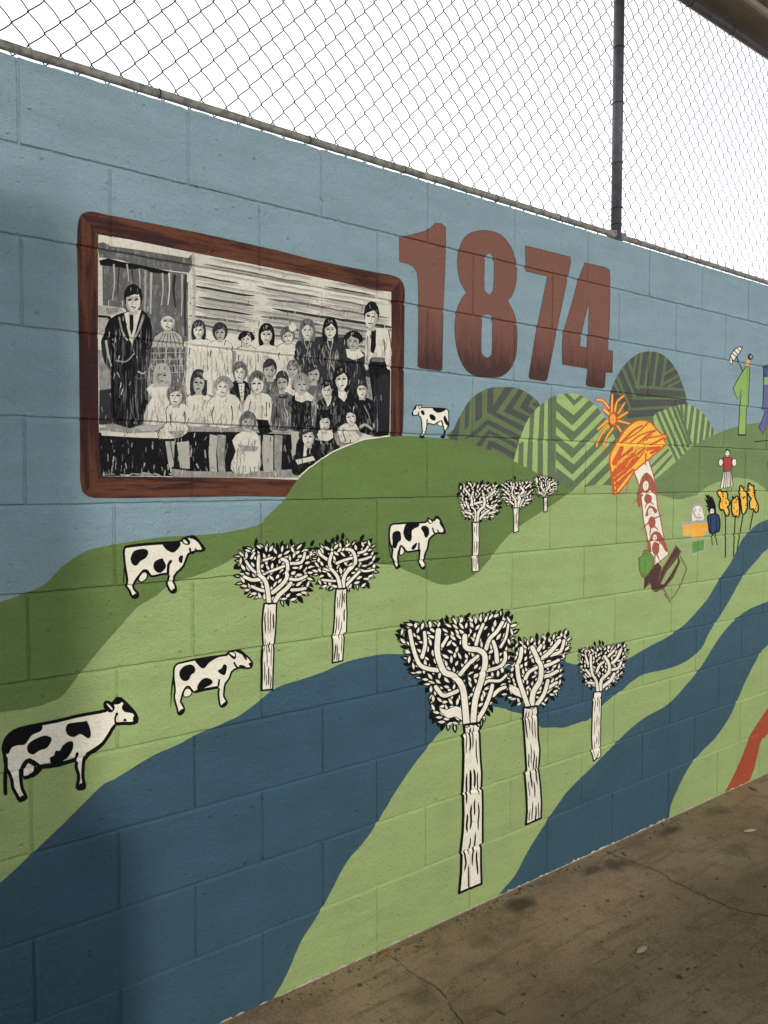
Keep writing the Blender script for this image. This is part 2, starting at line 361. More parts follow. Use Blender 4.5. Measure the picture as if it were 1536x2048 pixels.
def build_wall():
    polys = []; kinds = []
    polys.append([(-1600, -60), (6400, -60), (6400, TOPZ + 1), (-1600, TOPZ + 1)]); kinds.append(('wall', None))
    for i, b in enumerate(blocks):
        polys.append(loop(b, CH)); kinds.append(('outer', i))
    nb = len(polys)
    for i, (mn, P) in enumerate(FIELDS):
        polys.append(ccw([wallpt(*p) for p in wob(P, .5)])); kinds.append(('paint', i))
    inner = [loop(b, 0) for b in blocks]
    V, T, ids = cdt_group(polys, inner)
    Y = [-relief(v[0], v[1]) / 1000 for v in V]
    per = {}
    for t, f in zip(T, ids):
        if not f: continue
        bi = None; pi_ = -1; inw = False
        for k in f:
            kd, x = kinds[k]
            if kd == 'outer': bi = x
            elif kd == 'paint': pi_ = max(pi_, x)
            else: inw = True
        if not inw: continue
        if bi is None:
            cv = sum(V[q][1] for q in t) / 3
            if cv > 2190: 
                if cv > TOPZ - 4: continue
        per.setdefault(-1 if bi is None else bi, []).append((t, 'sky' if pi_ < 0 else FIELDS[pi_][0]))
    for bi, tl in per.items():
        vm, verts, faces, idx, mats, mi = {}, [], [], [], [], {}
        for t, mn in tl:
            q = []
            for k in t:
                if k not in vm: vm[k] = len(verts); verts.append((V[k][0] / 1000, Y[k], V[k][1] / 1000))
                q.append(vm[k])
            faces.append(q)
            if mn not in mi: mi[mn] = len(mats); mats.append(M[mn])
            idx.append(mi[mn])
        if bi >= 0:
            b = blocks[bi]; g = CH; n0 = len(verts); y0, y1 = .0046, .19
            xs = ((b.xl - g) / 1000, (b.xr + g) / 1000); zs = ((b.zb - GB) / 1000, (b.zt + (0 if b.c == 0 else GT)) / 1000 - (.0035 if b.c == 0 else 0))
            for y in (y0, y1):
                verts += [(xs[0], y, zs[0]), (xs[1], y, zs[0]), (xs[1], y, zs[1]), (xs[0], y, zs[1])]
            for q in ((0, 4, 5, 1), (1, 5, 6, 2), (2, 6, 7, 3), (3, 7, 4, 0), (4, 7, 6, 5)):
                faces.append([n0 + k for k in q]); idx.append(0)
            mesh_obj('concrete_block', verts, faces, mats, idx, wall)
        else:
            mesh_obj('mortar', verts, faces, mats, idx, wall)
build_wall()

# ------------------------------------------------------------------ painted figures: sheets of paint that follow the face and joints
class Pic:
    """a painter's stack of polygons; the topmost one wins everywhere, so nothing overlaps"""
    def __init__(s): s.L = []
    def poly(s, owner, mat, P, smooth=0, w=0, clip=None):
        P = list(P)
        if smooth: P = catmull(P, True, smooth)
        if w: P = wob(P, w)
        s.L.append((owner, mat, [P], clip)); return len(s.L) - 1
    def stroke(s, owner, mat, P, w, w1=None, smooth=3, wj=0, clip=None, taper=False):
        P = list(P)
        if smooth and len(P) > 2: P = catmull(P, False, smooth)
        if wj: P = wob(P, wj)
        n = len(P); w1 = w if w1 is None else w1
        A, B = [], []
        for i, p in enumerate(P):
            a = P[max(i - 1, 0)]; b = P[min(i + 1, n - 1)]
            dx, dy = b[0] - a[0], b[1] - a[1]; l = hypot(dx, dy) or 1
            t = i / max(n - 1, 1); ww = (w + (w1 - w) * t) / 2
            if taper: ww *= max(.25, min(1, 4 * t + .25, 4 * (1 - t) + .25))
            A.append((p[0] - dy / l * ww, p[1] + dx / l * ww)); B.append((p[0] + dy / l * ww, p[1] - dx / l * ww))
        Q = [[A[i], A[i + 1], B[i + 1], B[i]] for i in range(n - 1)]
        def cap(p, q, ww):                       # round end
            ang = atan2(p[1] - q[1], p[0] - q[0]); return [(p[0] + cos(ang - pi / 2 + pi * k / 4) * ww, p[1] + sin(ang - pi / 2 + pi * k / 4) * ww) for k in range(5)]
        if n > 1 and not taper:
            Q.append(cap(P[0], P[1], w / 2)); Q.append(cap(P[-1], P[-2], w1 / 2))
        s.L.append((owner, mat, Q, clip)); return len(s.L) - 1
    def ell(s, owner, mat, c, rx, ry, ang=0, n=12, w=0, clip=None):
        P = []
        for k in range(n):
            a = 2 * pi * k / n; x, y = rx * cos(a), ry * sin(a)
            P.append((c[0] + x * cos(ang) - y * sin(ang), c[1] + x * sin(ang) + y * cos(ang)))
        return s.poly(owner, mat, P, 0, w, clip)
    def build(s, parts, exclude=(), lift=.55):
        """parts: owner -> (name, label, parent or owner)"""
        polys, lay = [], []
        for li, (o, m, Q, clip) in enumerate(s.L):
            for P in Q:
                W = [wallpt(*p) for p in P]
                a = sum(W[i - 1][0] * W[i][1] - W[i][0] * W[i - 1][1] for i in range(len(W)))
                if abs(a) < .02: continue
                polys.append(W if a > 0 else W[::-1]); lay.append(li)
        for P in exclude: polys.append(ccw([wallpt(*p) for p in P])); lay.append(-1)
        xs = [p[0] for P, l in zip(polys, lay) if l >= 0 for p in P]; zs = [p[1] for P, l in zip(polys, lay) if l >= 0 for p in P]
        bb = (min(xs), max(xs), min(zs), max(zs)); ex = []
        for b in blocks:
            if b.cell[1] > bb[0] and b.cell[0] < bb[1] and b.cell[3] > bb[2] and b.cell[2] < bb[3]:
                ex += [loop(b, 0), loop(b, CH)]
        V, T, ids = cdt_group(polys, ex)
        Y = [-(relief(v[0], v[1]) + lift) / 1000 for v in V]
        per = {}
        VA = np.array([(v[0], v[1]) for v in V]); TA = np.array([list(t) for t in T]); CE = VA[TA].mean(axis=1)
        own = np.full(len(TA), -2); cm = {}
        def pip(P, idx):
            x, y = CE[idx, 0], CE[idx, 1]; c = np.zeros(len(idx), bool); n = len(P)
            for a in range(n):
                x0, y0 = P[a]; x1, y1 = P[(a + 1) % n]
                if y0 == y1: continue
                m_ = ((y0 > y) != (y1 > y)) & (x < (x1 - x0) * (y - y0) / (y1 - y0) + x0); c ^= m_
            return c
        def cand(P, mask):
            A = np.array(P); lo, hi = A.min(0), A.max(0)
            return np.nonzero(mask & (CE[:, 0] >= lo[0]) & (CE[:, 0] <= hi[0]) & (CE[:, 1] >= lo[1]) & (CE[:, 1] <= hi[1]))[0]
        allm = np.ones(len(TA), bool)
        for c_ in {q[3] for q in s.L if q[3] is not None}:
            mk = np.zeros(len(TA), bool)
            for P, l in zip(polys, lay):
                if l == c_: ix = cand(P, allm); mk[ix[pip(P, ix)]] = True
            cm[c_] = mk
        order = sorted(range(len(polys)), key=lambda k: (lay[k] >= 0, -lay[k]))     # cut-outs first, then from the top paint down
        for k in order:
            l = lay[k]; mk = own == -2
            if l >= 0 and s.L[l][3] is not None: mk = mk & cm[s.L[l][3]]
            ix = cand(polys[k], mk)
            if len(ix): own[ix[pip(polys[k], ix)]] = l
        for t, l in zip(T, own):
            if l >= 0 and s.L[l][1] is not None: per.setdefault(s.L[l][0], []).append((t, s.L[l][1]))
        made = {}
        for o in parts:
            name, label, par = parts[o]
            if o not in per: continue
            vm, verts, faces, idx, mats, mi = {}, [], [], [], [], {}
            for t, mn in per[o]:
                q = []
                for k in t:
                    if k not in vm: vm[k] = len(verts); verts.append((V[k][0] / 1000, Y[k], V[k][1] / 1000))
                    q.append(vm[k])
                faces.append(q)
                if mn not in mi: mi[mn] = len(mats); mats.append(M[mn])
                idx.append(mi[mn])
            ob = mesh_obj(name, verts, faces, mats, idx, made[par] if par in made else (par if not isinstance(par, str) else wall))
            if label: ob['label'] = label
            made[o] = ob
        return made

# ---- cows
def cow(z, s, outline, spots, lines, ears, whites, tail, label, ow=28, udder=None):
    ow *= 1.18
    z = ZM(*z, s); p = Pic()
    if tail: p.stroke('c', 'black', z(tail[0]), tail[1] / s, tail[2] / s)
    O = catmull(z(outline), True, 2)
    base = p.poly('c', 'cream', O, 0, .25)
    for sp in spots: p.poly('c', 'black', z(sp), 3, .15)
    if udder: p.poly('c', 'cream', z(udder), 2); p.stroke('c', 'black', z(udder + udder[:1]), ow * .6 / s, smooth=2)
    p.stroke('c', 'black', O + O[:1], ow / s, smooth=0, wj=.2)
    for ln, w in lines: p.stroke('c', 'black', z(ln), w * 1.2 / s, smooth=2)
    for e in ears: p.poly('c', 'black', z(e), 2, .1)
    for w_ in whites: p.poly('c', 'cream', z(w_), 2)
    p.build({'c': ('painted_cow', label, wall)})
cow((0, 1380), 5.12,
    [(45, 660), (32, 600), (50, 520), (100, 450), (200, 395), (400, 352), (600, 312), (780, 268), (950, 235), (1080, 208), (1150, 140), (1210, 85), (1260, 110), (1340, 190), (1390, 255), (1400, 325), (1330, 342), (1190, 350), (1120, 450), (1050, 550), (965, 625), (870, 700), (852, 760), (848, 890), (862, 960), (862, 1000), (820, 1012), (790, 1000), (800, 930), (805, 870), (778, 790), (768, 720), (600, 768), (430, 790), (380, 760), (300, 712), (240, 760), (212, 850), (215, 930), (230, 1020), (268, 1095), (205, 1135), (175, 1080), (130, 1000), (122, 930), (95, 850), (62, 800)],
    [[(45, 640), (30, 560), (80, 470), (190, 395), (330, 365), (430, 365), (415, 420), (330, 460), (290, 510), (250, 560), (180, 565), (120, 590), (85, 650)],
     [(275, 590), (300, 540), (380, 490), (460, 465), (520, 485), (525, 520), (480, 590), (400, 620), (340, 660), (290, 640)],
     [(510, 690), (550, 670), (570, 620), (610, 620), (640, 570), (690, 530), (745, 530), (745, 600), (700, 680), (640, 740), (570, 760), (520, 745)],
     [(670, 410), (690, 350), (740, 335), (860, 320), (890, 320), (925, 410), (925, 480), (890, 490), (820, 450), (760, 480), (700, 465)]],
    [([(1200, 245), (1180, 290), (1185, 340)], 22), ([(790, 650), (775, 710)], 26), ([(890, 655), (960, 610), (1050, 545), (1130, 440)], 26), ([(60, 700), (58, 850), (52, 950), (56, 1060)], 34), ([(430, 785), (600, 762), (740, 728)], 30)],
    [[(1060, 180), (1060, 125), (1095, 105), (1150, 130), (1175, 180), (1150, 225), (1110, 225)], [(1160, 140), (1170, 95), (1210, 75), (1250, 100), (1240, 130), (1200, 150)], [(1250, 160), (1290, 125), (1345, 190), (1395, 250), (1340, 235), (1280, 225), (1250, 195)], [(1360, 280), (1390, 255), (1412, 290), (1402, 335), (1365, 325)], [(1258, 315), (1280, 288), (1298, 320)], [(340, 850), (380, 790), (440, 790), (420, 830), (350, 890), (270, 915), (230, 905)], [(785, 985), (860, 940), (872, 1000), (820, 1022), (785, 1008)], [(188, 1105), (270, 1068), (278, 1115), (205, 1146)]],
    [[(1090, 140), (1110, 145), (1150, 190), (1140, 200)]], None,
    'large black and white painted cow standing below the others beside the blue river', 30,
    [(230, 870), (240, 810), (280, 740), (330, 760), (365, 790), (330, 860), (250, 890)])
cow((230, 1050), 5.12,
    [(92, 250), (130, 218), (300, 193), (500, 180), (650, 172), (700, 140), (790, 112), (840, 145), (880, 195), (915, 238), (900, 262), (840, 265), (770, 288), (742, 310), (700, 420), (640, 480), (602, 530), (605, 580), (620, 640), (620, 680), (578, 692), (535, 620), (542, 560), (538, 495), (400, 522), (360, 518), (330, 472), (290, 466), (230, 540), (198, 590), (190, 650), (232, 700), (228, 738), (180, 742), (150, 680), (118, 620), (125, 560), (106, 450), (92, 340)],
    [[(160, 330), (190, 270), (260, 245), (320, 250), (340, 290), (310, 340), (260, 370), (220, 415), (180, 405), (160, 370)], [(490, 190), (560, 180), (665, 180), (655, 230), (600, 280), (540, 265), (500, 225)], [(390, 420), (410, 370), (480, 340), (500, 370), (520, 410), (510, 450), (460, 490), (410, 470)], [(650, 340), (665, 315), (695, 315), (690, 360), (680, 390), (655, 375)]],
    [([(570, 370), (545, 410), (540, 500)], 24), ([(765, 240), (772, 278), (800, 288)], 18), ([(820, 245), (835, 265)], 14), ([(105, 225), (300, 200), (500, 186)], 22)],
    [[(675, 150), (690, 130), (740, 130), (770, 180), (750, 205), (700, 195)], [(760, 140), (790, 105), (830, 122), (885, 190), (930, 240), (895, 250), (850, 180), (790, 140)], [(885, 240), (925, 235), (905, 268), (885, 262)], [(575, 672), (625, 640), (630, 680), (580, 697)], [(172, 725), (240, 690), (238, 740), (180, 748)]],
    [[(695, 150), (720, 155), (745, 190), (710, 185)]], ([(98, 330), (92, 480), (86, 600)], 14, 8),
    'painted cow with a black saddle patch standing on the dark green hill edge', 20,
    [(235, 560), (260, 500), (300, 478), (330, 500), (320, 550), (270, 585)])
cow((330, 1280), 6.144,
    [(112, 340), (150, 292), (210, 277), (360, 244), (560, 212), (760, 182), (800, 145), (890, 125), (935, 135), (980, 180), (1030, 222), (1066, 272), (1066, 322), (1030, 346), (950, 342), (890, 345), (820, 390), (790, 470), (738, 540), (727, 620), (722, 690), (762, 765), (722, 816), (682, 812), (662, 740), (656, 640), (654, 585), (500, 608), (380, 642), (340, 628), (300, 580), (270, 572), (222, 640), (198, 730), (194, 760), (232, 830), (230, 880), (190, 916), (160, 905), (150, 850), (112, 710), (122, 620), (112, 520), (106, 440)],
    [[(175, 400), (220, 330), (310, 300), (360, 330), (370, 390), (320, 430), (290, 490), (240, 505), (190, 470)], [(370, 245), (480, 225), (670, 200), (600, 240), (540, 280), (490, 340), (450, 345), (400, 300)], [(390, 600), (420, 520), (480, 470), (540, 470), (585, 510), (560, 550), (480, 590), (440, 610)], [(645, 380), (690, 350), (720, 300), (755, 310), (755, 370), (735, 430), (690, 420)]],
    [([(665, 490), (655, 560)], 20), ([(850, 280), (870, 320), (900, 340)], 20), ([(380, 632), (500, 605), (640, 582)], 30)],
    [[(765, 160), (790, 148), (860, 138), (872, 220), (840, 235), (790, 190)], [(865, 130), (930, 122), (965, 160), (1012, 238), (980, 235), (945, 180), (880, 150)], [(1025, 290), (1050, 275), (1075, 300), (1060, 330), (1040, 320)], [(905, 310), (940, 305), (990, 325), (960, 345), (920, 335)], [(690, 800), (750, 750), (770, 770), (730, 825), (685, 820)], [(160, 890), (200, 850), (240, 850), (230, 890), (185, 925), (160, 910)]],
    [[(797, 162), (852, 158), (854, 205)]], ([(105, 440), (85, 580), (75, 700), (70, 830)], 26, 6),
    'painted cow between the pale tree trunk and the larger cow on light green', 20,
    [(222, 670), (242, 610), (290, 592), (330, 640), (300, 690), (240, 700)])
cow((760, 1020), 9.6,
    [(178, 400), (192, 315), (240, 270), (330, 263), (600, 245), (880, 235), (920, 160), (1010, 205), (1075, 130), (1120, 140), (1165, 210), (1210, 310), (1245, 400), (1235, 448), (1150, 440), (1060, 458), (960, 540), (928, 620), (908, 740), (862, 850), (848, 960), (875, 1080), (820, 1132), (762, 1050), (748, 960), (758, 800), (742, 768), (530, 806), (462, 740), (400, 684), (370, 760), (345, 860), (345, 970), (380, 1075), (312, 1125), (282, 1020), (224, 900), (240, 760), (192, 640), (174, 500)],
    [[(230, 520), (250, 430), (330, 400), (390, 430), (405, 540), (390, 590), (350, 620), (310, 720), (270, 735), (235, 700), (240, 600)], [(445, 420), (470, 320), (520, 265), (740, 260), (730, 320), (650, 360), (610, 410), (605, 560), (560, 605), (490, 560), (455, 480)], [(785, 360), (810, 310), (880, 305), (930, 350), (945, 440), (920, 500), (880, 535), (850, 500), (830, 430)], [(600, 740), (620, 690), (690, 630), (710, 640), (690, 710), (640, 765)]],
    [([(745, 640), (745, 800)], 28), ([(1010, 350), (1025, 410), (1060, 460)], 26), ([(1100, 380), (1120, 420)], 20)],
    [[(895, 150), (930, 142), (1020, 210), (990, 260), (950, 268), (910, 220)], [(1030, 205), (1085, 112), (1135, 145), (1205, 290), (1250, 400), (1225, 390), (1175, 310), (1140, 260), (1145, 210), (1085, 165), (1050, 215)], [(1212, 390), (1252, 398), (1246, 458), (1208, 462)], [(308, 1132), (345, 1050), (390, 1060), (382, 1110)], [(808, 1138), (828, 1080), (880, 1070), (872, 1100)]],
    [[(925, 185), (960, 190), (1000, 235), (960, 250)]], ([(178, 500), (172, 680), (185, 800), (198, 900)], 24, 14),
    'painted cow on the dark green hill to the left of the tall slim tree', 30,
    [(372, 840), (382, 760), (410, 692), (440, 730), (468, 790), (440, 848), (392, 868)])
cow((750, 780), 7.68,
    [(570, 360), (602, 285), (632, 232), (662, 240), (705, 228), (715, 268), (800, 268), (950, 278), (1080, 288), (1126, 322), (1132, 450), (1126, 520), (1106, 590), (1074, 640), (1074, 715), (1025, 725), (1056, 680), (1064, 620), (1040, 540), (1020, 468), (940, 510), (900, 530), (815, 512), (796, 550), (780, 620), (760, 680), (748, 725), (696, 718), (724, 680), (720, 560), (706, 440), (660, 382), (590, 396)],
    [[(890, 280), (1080, 285), (1080, 310), (1020, 340), (970, 350), (920, 330)], [(700, 330), (730, 310), (760, 340), (755, 385), (720, 375)], [(835, 400), (850, 370), (900, 385), (930, 430), (915, 470), (860, 455)], [(1050, 440), (1070, 390), (1100, 440), (1125, 510), (1110, 540), (1080, 520)]],
    [([(800, 455), (795, 530)], 16), ([(672, 345), (665, 385)], 16)],
    [[(660, 260), (712, 215), (716, 270), (680, 290)], [(598, 305), (622, 230), (640, 228), (628, 292)], [(563, 360), (590, 350), (590, 402), (570, 392)], [(688, 705), (755, 700), (752, 740), (690, 737)], [(1020, 710), (1080, 690), (1076, 737), (1014, 737)]],
    [[(670, 262), (702, 235), (704, 262), (684, 276)]], ([(1138, 520), (1130, 600)], 10, 5),
    'small painted cow standing on the hilltop against blue, facing the picture frame', 14,
    [(952, 520), (1000, 472), (1028, 510), (1028, 552), (982, 548)])

# ---- trees
def inside(p, P):
    x, y = p; c = False; j = len(P) - 1
    for i in range(len(P)):
        if (P[i][1] > y) != (P[j][1] > y) and x < (P[j][0] - P[i][0]) * (y - P[i][1]) / (P[j][1] - P[i][1]) + P[i][0]: c = not c
        j = i
    return c
def leafpts(x, y, a, L, W):
    ca, sa = cos(a), sin(a); out = []
    for t, w in ((0, .12), (.3, .85), (.6, .9), (.85, .45), (1.05, 0)): out.append((t * L, w * W / 2))
    pts = out + [(t, -w) for t, w in out[-2::-1]]
    return [(x + p * ca - q * sa, y + p * sa + q * ca) for p, q in pts]
NTREE = [0]
def tree(z, s, crown, branches, tl, tr, label, L=14, loose=(), fat=(), zt=None, bw=1.5):
    z = ZM(*z, s); zt = ZM(*zt) if zt else z
    L *= 1.22
    p = Pic(); cr = z(crown); cxm = sum(q[0] for q in cr) / len(cr); cym = sum(q[1] for q in cr) / len(cr)
    base = z([branches[0][0][0]])[0]
    # trunk
    TL, TR = zt(tl), zt(tr); top = [TL[0], TR[0]]
    outline = TL + TR[::-1]
    p.poly('t', 'cream', outline, 0, .2)
    tw = hypot(TR[0][0] - TL[0][0], TR[0][1] - TL[0][1]); y0 = (TL[0][1] + TR[0][1]) / 2; y1 = (TL[-1][1] + TR[-1][1]) / 2
    def edge(E, y):
        for a, b in zip(E, E[1:]):
            if a[1] <= y <= b[1]: return a[0] + (b[0] - a[0]) * (y - a[1]) / max(b[1] - a[1], 1e-6)
        return E[-1][0]
    n = int((y1 - y0) * tw / (tw * tw * .30)) + 3; lanes = [.2, .4, .6, .8] if tw > 17 else [.28, .58, .8]
    for ln in lanes:
        y = y0 + rnd.uniform(.1, .9) * tw
        while y < y1 - tw * .8:
            ll = rnd.uniform(.9, 2.1) * tw
            pts = []
            for k in range(4):
                yy = min(y + ll * k / 3, y1 - 2); a, b = edge(TL, yy), edge(TR, yy)
                pts.append((a + (b - a) * (ln + rnd.uniform(-.045, .045)), yy))
            p.stroke('t', 'black', pts, rnd.uniform(1.6, 3.2) * bw / 1.5 * (tw / 26 * .5 + .5), smooth=2, taper=True)
            y += ll + rnd.uniform(.35, 1.2) * tw
    lw = max(2.0, tw * .14)
    p.stroke('t', 'black', TL, lw * 1.1, smooth=0, wj=.25); p.stroke('t', 'black', TR, lw * .9, smooth=0, wj=.25); p.stroke('t', 'black', [TL[-1], TR[-1]], lw, smooth=0)
    # crown ground, leaves
    sh = [(cxm + (a - cxm) * .95, cym + (b - cym) * .95) for a, b in cr]
    p.poly('t', 'dark_leaf', sh, 0, .8)
    xs = [q[0] for q in cr]; ys = [q[1] for q in cr]; pts = []
    W = L * .50
    def put(x, y, a, l, inner='cream', k=.78, kw=.68):
        p.poly('t', 'dark_leaf', leafpts(x, y, a, l, W * rnd.uniform(.95, 1.2) * l / L))
        if inner: p.poly('t', inner, leafpts(x + cos(a) * l * (1 - k) * .5, y + sin(a) * l * (1 - k) * .5, a, l * k, W * kw * rnd.uniform(.85, 1.1)))
    per = 0
    for i in range(len(cr)):                                # ring of leaves on the rim
        a, b = cr[i], cr[(i + 1) % len(cr)]; d = hypot(b[0] - a[0], b[1] - a[1]); k = max(1, int(d / (L * .58)))
        for j in range(k):
            t = (j + .5) / k; x, y = a[0] + (b[0] - a[0]) * t, a[1] + (b[1] - a[1]) * t
            if hypot(x - base[0], y - base[1]) < tw * .6: continue
            an = atan2(y - cym, x - cxm) + rnd.uniform(-.45, .45)
            put(x - cos(an) * L * .4, y - sin(an) * L * .4, an, L * rnd.uniform(.9, 1.25), 'cream' if rnd.random() < .5 else None, .55, .32)
    tries = 0
    while tries < 6000:
        tries += 1; x, y = rnd.uniform(min(xs), max(xs)), rnd.uniform(min(ys), max(ys))
        if not inside((x, y), cr) or any((x - a) ** 2 + (y - b) ** 2 < (L * .58) ** 2 for a, b in pts): continue
        pts.append((x, y))
    for x, y in pts:
        an = atan2(y - base[1], x - base[0]) + rnd.uniform(-.9, .9)
        put(x - cos(an) * L / 2, y - sin(an) * L / 2, an, L * rnd.uniform(.8, 1.15))
    for x, y in z(loose): put(x, y + L * .5, -pi / 2 + rnd.uniform(-.4, .6), L * .95, None)
    for fp in fat:
        q = catmull(z(fp), True, 2); p.stroke('t', 'black', q + q[:1], bw * 1.7, smooth=0); p.poly('t', 'cream', q)
    for bp, w in reversed(branches):
        P = z(bp); p.stroke('t', 'black', P, w / s * 1.02 + bw * 2.7, w / s * .84 + bw * 2.7, smooth=3); p.stroke('t', 'cream', P, w / s * 1.02, w / s * .84, smooth=3)
    P = [TL[0], TR[0]]; p.stroke('t', 'black', P, lw, smooth=0)
    NTREE[0] += 1
    p.build({'t': ('painted_tree', label, wall)}, lift=.5 + .12 * NTREE[0])       # each painted over the one before
tree((450, 1060), 4.8, [(130, 230), (220, 190), (330, 155), (480, 165), (620, 165), (760, 165), (830, 210), (840, 330), (830, 440), (800, 540), (740, 640), (620, 680), (520, 690), (400, 650), (280, 640), (190, 570), (140, 490), (130, 400), (150, 320)],
     [([(420, 690), (405, 560), (380, 480), (330, 420), (320, 330), (325, 250)], 40), ([(480, 680), (520, 620), (590, 560), (630, 510)], 40), ([(455, 600), (540, 530), (590, 460), (600, 370), (590, 300), (545, 280)], 36), ([(330, 440), (250, 370), (200, 300)], 28), ([(340, 470), (260, 480), (190, 450)], 34), ([(395, 590), (320, 570), (255, 540)], 30), ([(620, 470), (700, 475), (780, 440)], 28), ([(600, 320), (730, 310), (765, 220)], 28), ([(360, 430), (480, 380), (580, 340)], 26), ([(250, 270), (280, 220)], 22), ([(370, 290), (450, 265)], 24), ([(640, 575), (700, 572), (770, 560)], 30)],
     [(375, 705), (365, 760), (355, 900), (360, 1050), (365, 1110), (355, 1250), (355, 1400), (352, 1540)], [(495, 705), (492, 760), (490, 850), (480, 1000), (470, 1110), (465, 1300), (460, 1420), (455, 1530)],
     'painted cream tree whose trunk foot touches the river bank, beside the middle cow', 13.5, [(85, 340), (300, 110), (635, 115), (530, 130), (820, 120)])
tree((450, 1060), 4.8, [(870, 190), (960, 160), (1040, 150), (1150, 130), (1250, 140), (1400, 120), (1430, 200), (1440, 330), (1430, 420), (1380, 480), (1340, 540), (1200, 540), (1060, 550), (920, 540), (900, 460), (860, 390), (860, 300)],
     [([(1105, 550), (1080, 450), (1020, 370), (1000, 310), (1025, 220)], 32), ([(1135, 550), (1140, 460), (1180, 390), (1240, 340), (1250, 270), (1220, 200), (1165, 185)], 34), ([(1165, 530), (1230, 460), (1290, 400)], 28), ([(1290, 385), (1350, 395), (1430, 380)], 22), ([(1070, 320), (1140, 290), (1230, 265)], 26), ([(990, 290), (920, 240), (900, 200)], 28), ([(950, 370), (1010, 390)], 20), ([(940, 480), (1060, 490)], 22), ([(1280, 220), (1340, 200), (1370, 160)], 24), ([(1290, 290), (1350, 275), (1400, 255)], 24)],
     [(1065, 565), (1055, 700), (1050, 850), (1040, 985), (1030, 1000), (1035, 1150), (1030, 1275)], [(1170, 560), (1165, 650), (1170, 800), (1165, 980), (1145, 990), (1140, 1100), (1130, 1255)],
     'shorter painted cream tree just above the river, its trunk ending on light green', 13, [(1015, 95), (1075, 75), (1125, 55), (1295, 65), (965, 120)])
tree((900, 940), 6.678, [(130, 210), (250, 170), (350, 190), (480, 210), (620, 200), (640, 300), (660, 430), (630, 560), (550, 640), (440, 660), (330, 660), (200, 620), (150, 520), (150, 400), (150, 300)],
     [([(335, 690), (340, 560), (300, 500)], 24), ([(365, 690), (380, 560), (450, 480), (460, 390), (440, 310)], 34), ([(400, 650), (450, 590), (520, 540)], 30), ([(300, 480), (290, 380), (310, 290)], 28), ([(250, 510), (210, 420)], 24), ([(270, 350), (190, 240)], 26), ([(330, 450), (440, 420)], 30), ([(490, 470), (560, 510), (620, 460)], 28), ([(500, 370), (600, 280)], 30), ([(510, 580), (600, 560)], 28), ([(290, 590), (200, 560)], 30)],
     [(300, 700), (305, 900), (300, 1140), (290, 1160), (295, 1360)], [(390, 690), (395, 850), (380, 1130), (375, 1170), (385, 1350)],
     'tall slim painted tree on the dark green hill beside the cow', 8.5, [(100, 320), (430, 160), (490, 170)], bw=1.1)
tree((900, 940), 6.678, [(700, 200), (800, 160), (900, 170), (1020, 160), (1090, 170), (1100, 300), (1090, 400), (1000, 470), (930, 500), (850, 490), (770, 440), (720, 370), (700, 280)],
     [([(880, 490), (870, 400), (830, 310), (850, 220)], 26), ([(900, 490), (930, 390), (930, 340), (980, 280), (940, 230)], 34), ([(930, 480), (980, 390)], 26), ([(740, 290), (800, 340)], 24), ([(800, 420), (850, 460)], 24), ([(960, 350), (1040, 320), (1070, 280)], 20), ([(1010, 410), (1070, 390)], 24), ([(1010, 240), (1070, 190)], 22), ([(870, 310), (920, 310)], 24)],
     [(840, 510), (850, 650), (850, 840)], [(925, 505), (915, 650), (920, 815)],
     'small painted tree between the tall slim tree and the tiniest tree', 7.5, [(870, 100)], bw=1.0)
tree((900, 940), 6.678, [(1130, 110), (1220, 90), (1330, 110), (1420, 160), (1420, 250), (1350, 330), (1280, 350), (1180, 330), (1150, 250), (1140, 170)],
     [([(1255, 290), (1220, 230), (1220, 160)], 20), ([(1280, 280), (1320, 220), (1320, 160)], 20), ([(1265, 345), (1275, 300)], 22), ([(1250, 330), (1180, 300)], 22), ([(1160, 160), (1150, 110)], 28), ([(1350, 200), (1400, 170)], 26), ([(1330, 270), (1390, 250)], 18)],
     [(1250, 365), (1252, 460), (1255, 560)], [(1300, 365), (1300, 460), (1298, 555)],
     'tiniest painted tree, under the striped light green hill', 6, bw=.85)
tree((980, 1240), 5.12, [(930, 310), (1040, 300), (1150, 280), (1280, 270), (1380, 250), (1390, 330), (1370, 440), (1340, 560), (1270, 640), (1200, 700), (1120, 720), (1050, 700), (970, 640), (950, 550), (930, 470), (920, 390)],
     [([(1100, 720), (1085, 620), (1045, 550), (1030, 440), (1030, 360)], 26), ([(1125, 720), (1140, 610), (1210, 540), (1215, 450), (1170, 370)], 32), ([(1140, 690), (1230, 620), (1270, 550)], 34), ([(1090, 530), (1120, 460), (1160, 430)], 24), ([(1250, 440), (1300, 390), (1340, 300)], 30), ([(1240, 510), (1310, 490), (1340, 430)], 26), ([(1030, 570), (980, 510)], 24), ([(1080, 650), (1000, 640)], 28), ([(1000, 450), (975, 360)], 22), ([(1210, 370), (1270, 310)], 24)],
     [(1060, 740), (1055, 800), (1045, 950), (1040, 1200), (1045, 1320), (1035, 1340), (1050, 1400), (1058, 1445)], [(1140, 730), (1138, 800), (1136, 900), (1130, 1100), (1130, 1310), (1132, 1340), (1130, 1400), (1092, 1420)],
     'small painted tree standing between the two arms of the blue river', 8.5, [(1075, 240), (1125, 225), (1160, 235)], bw=1.1)
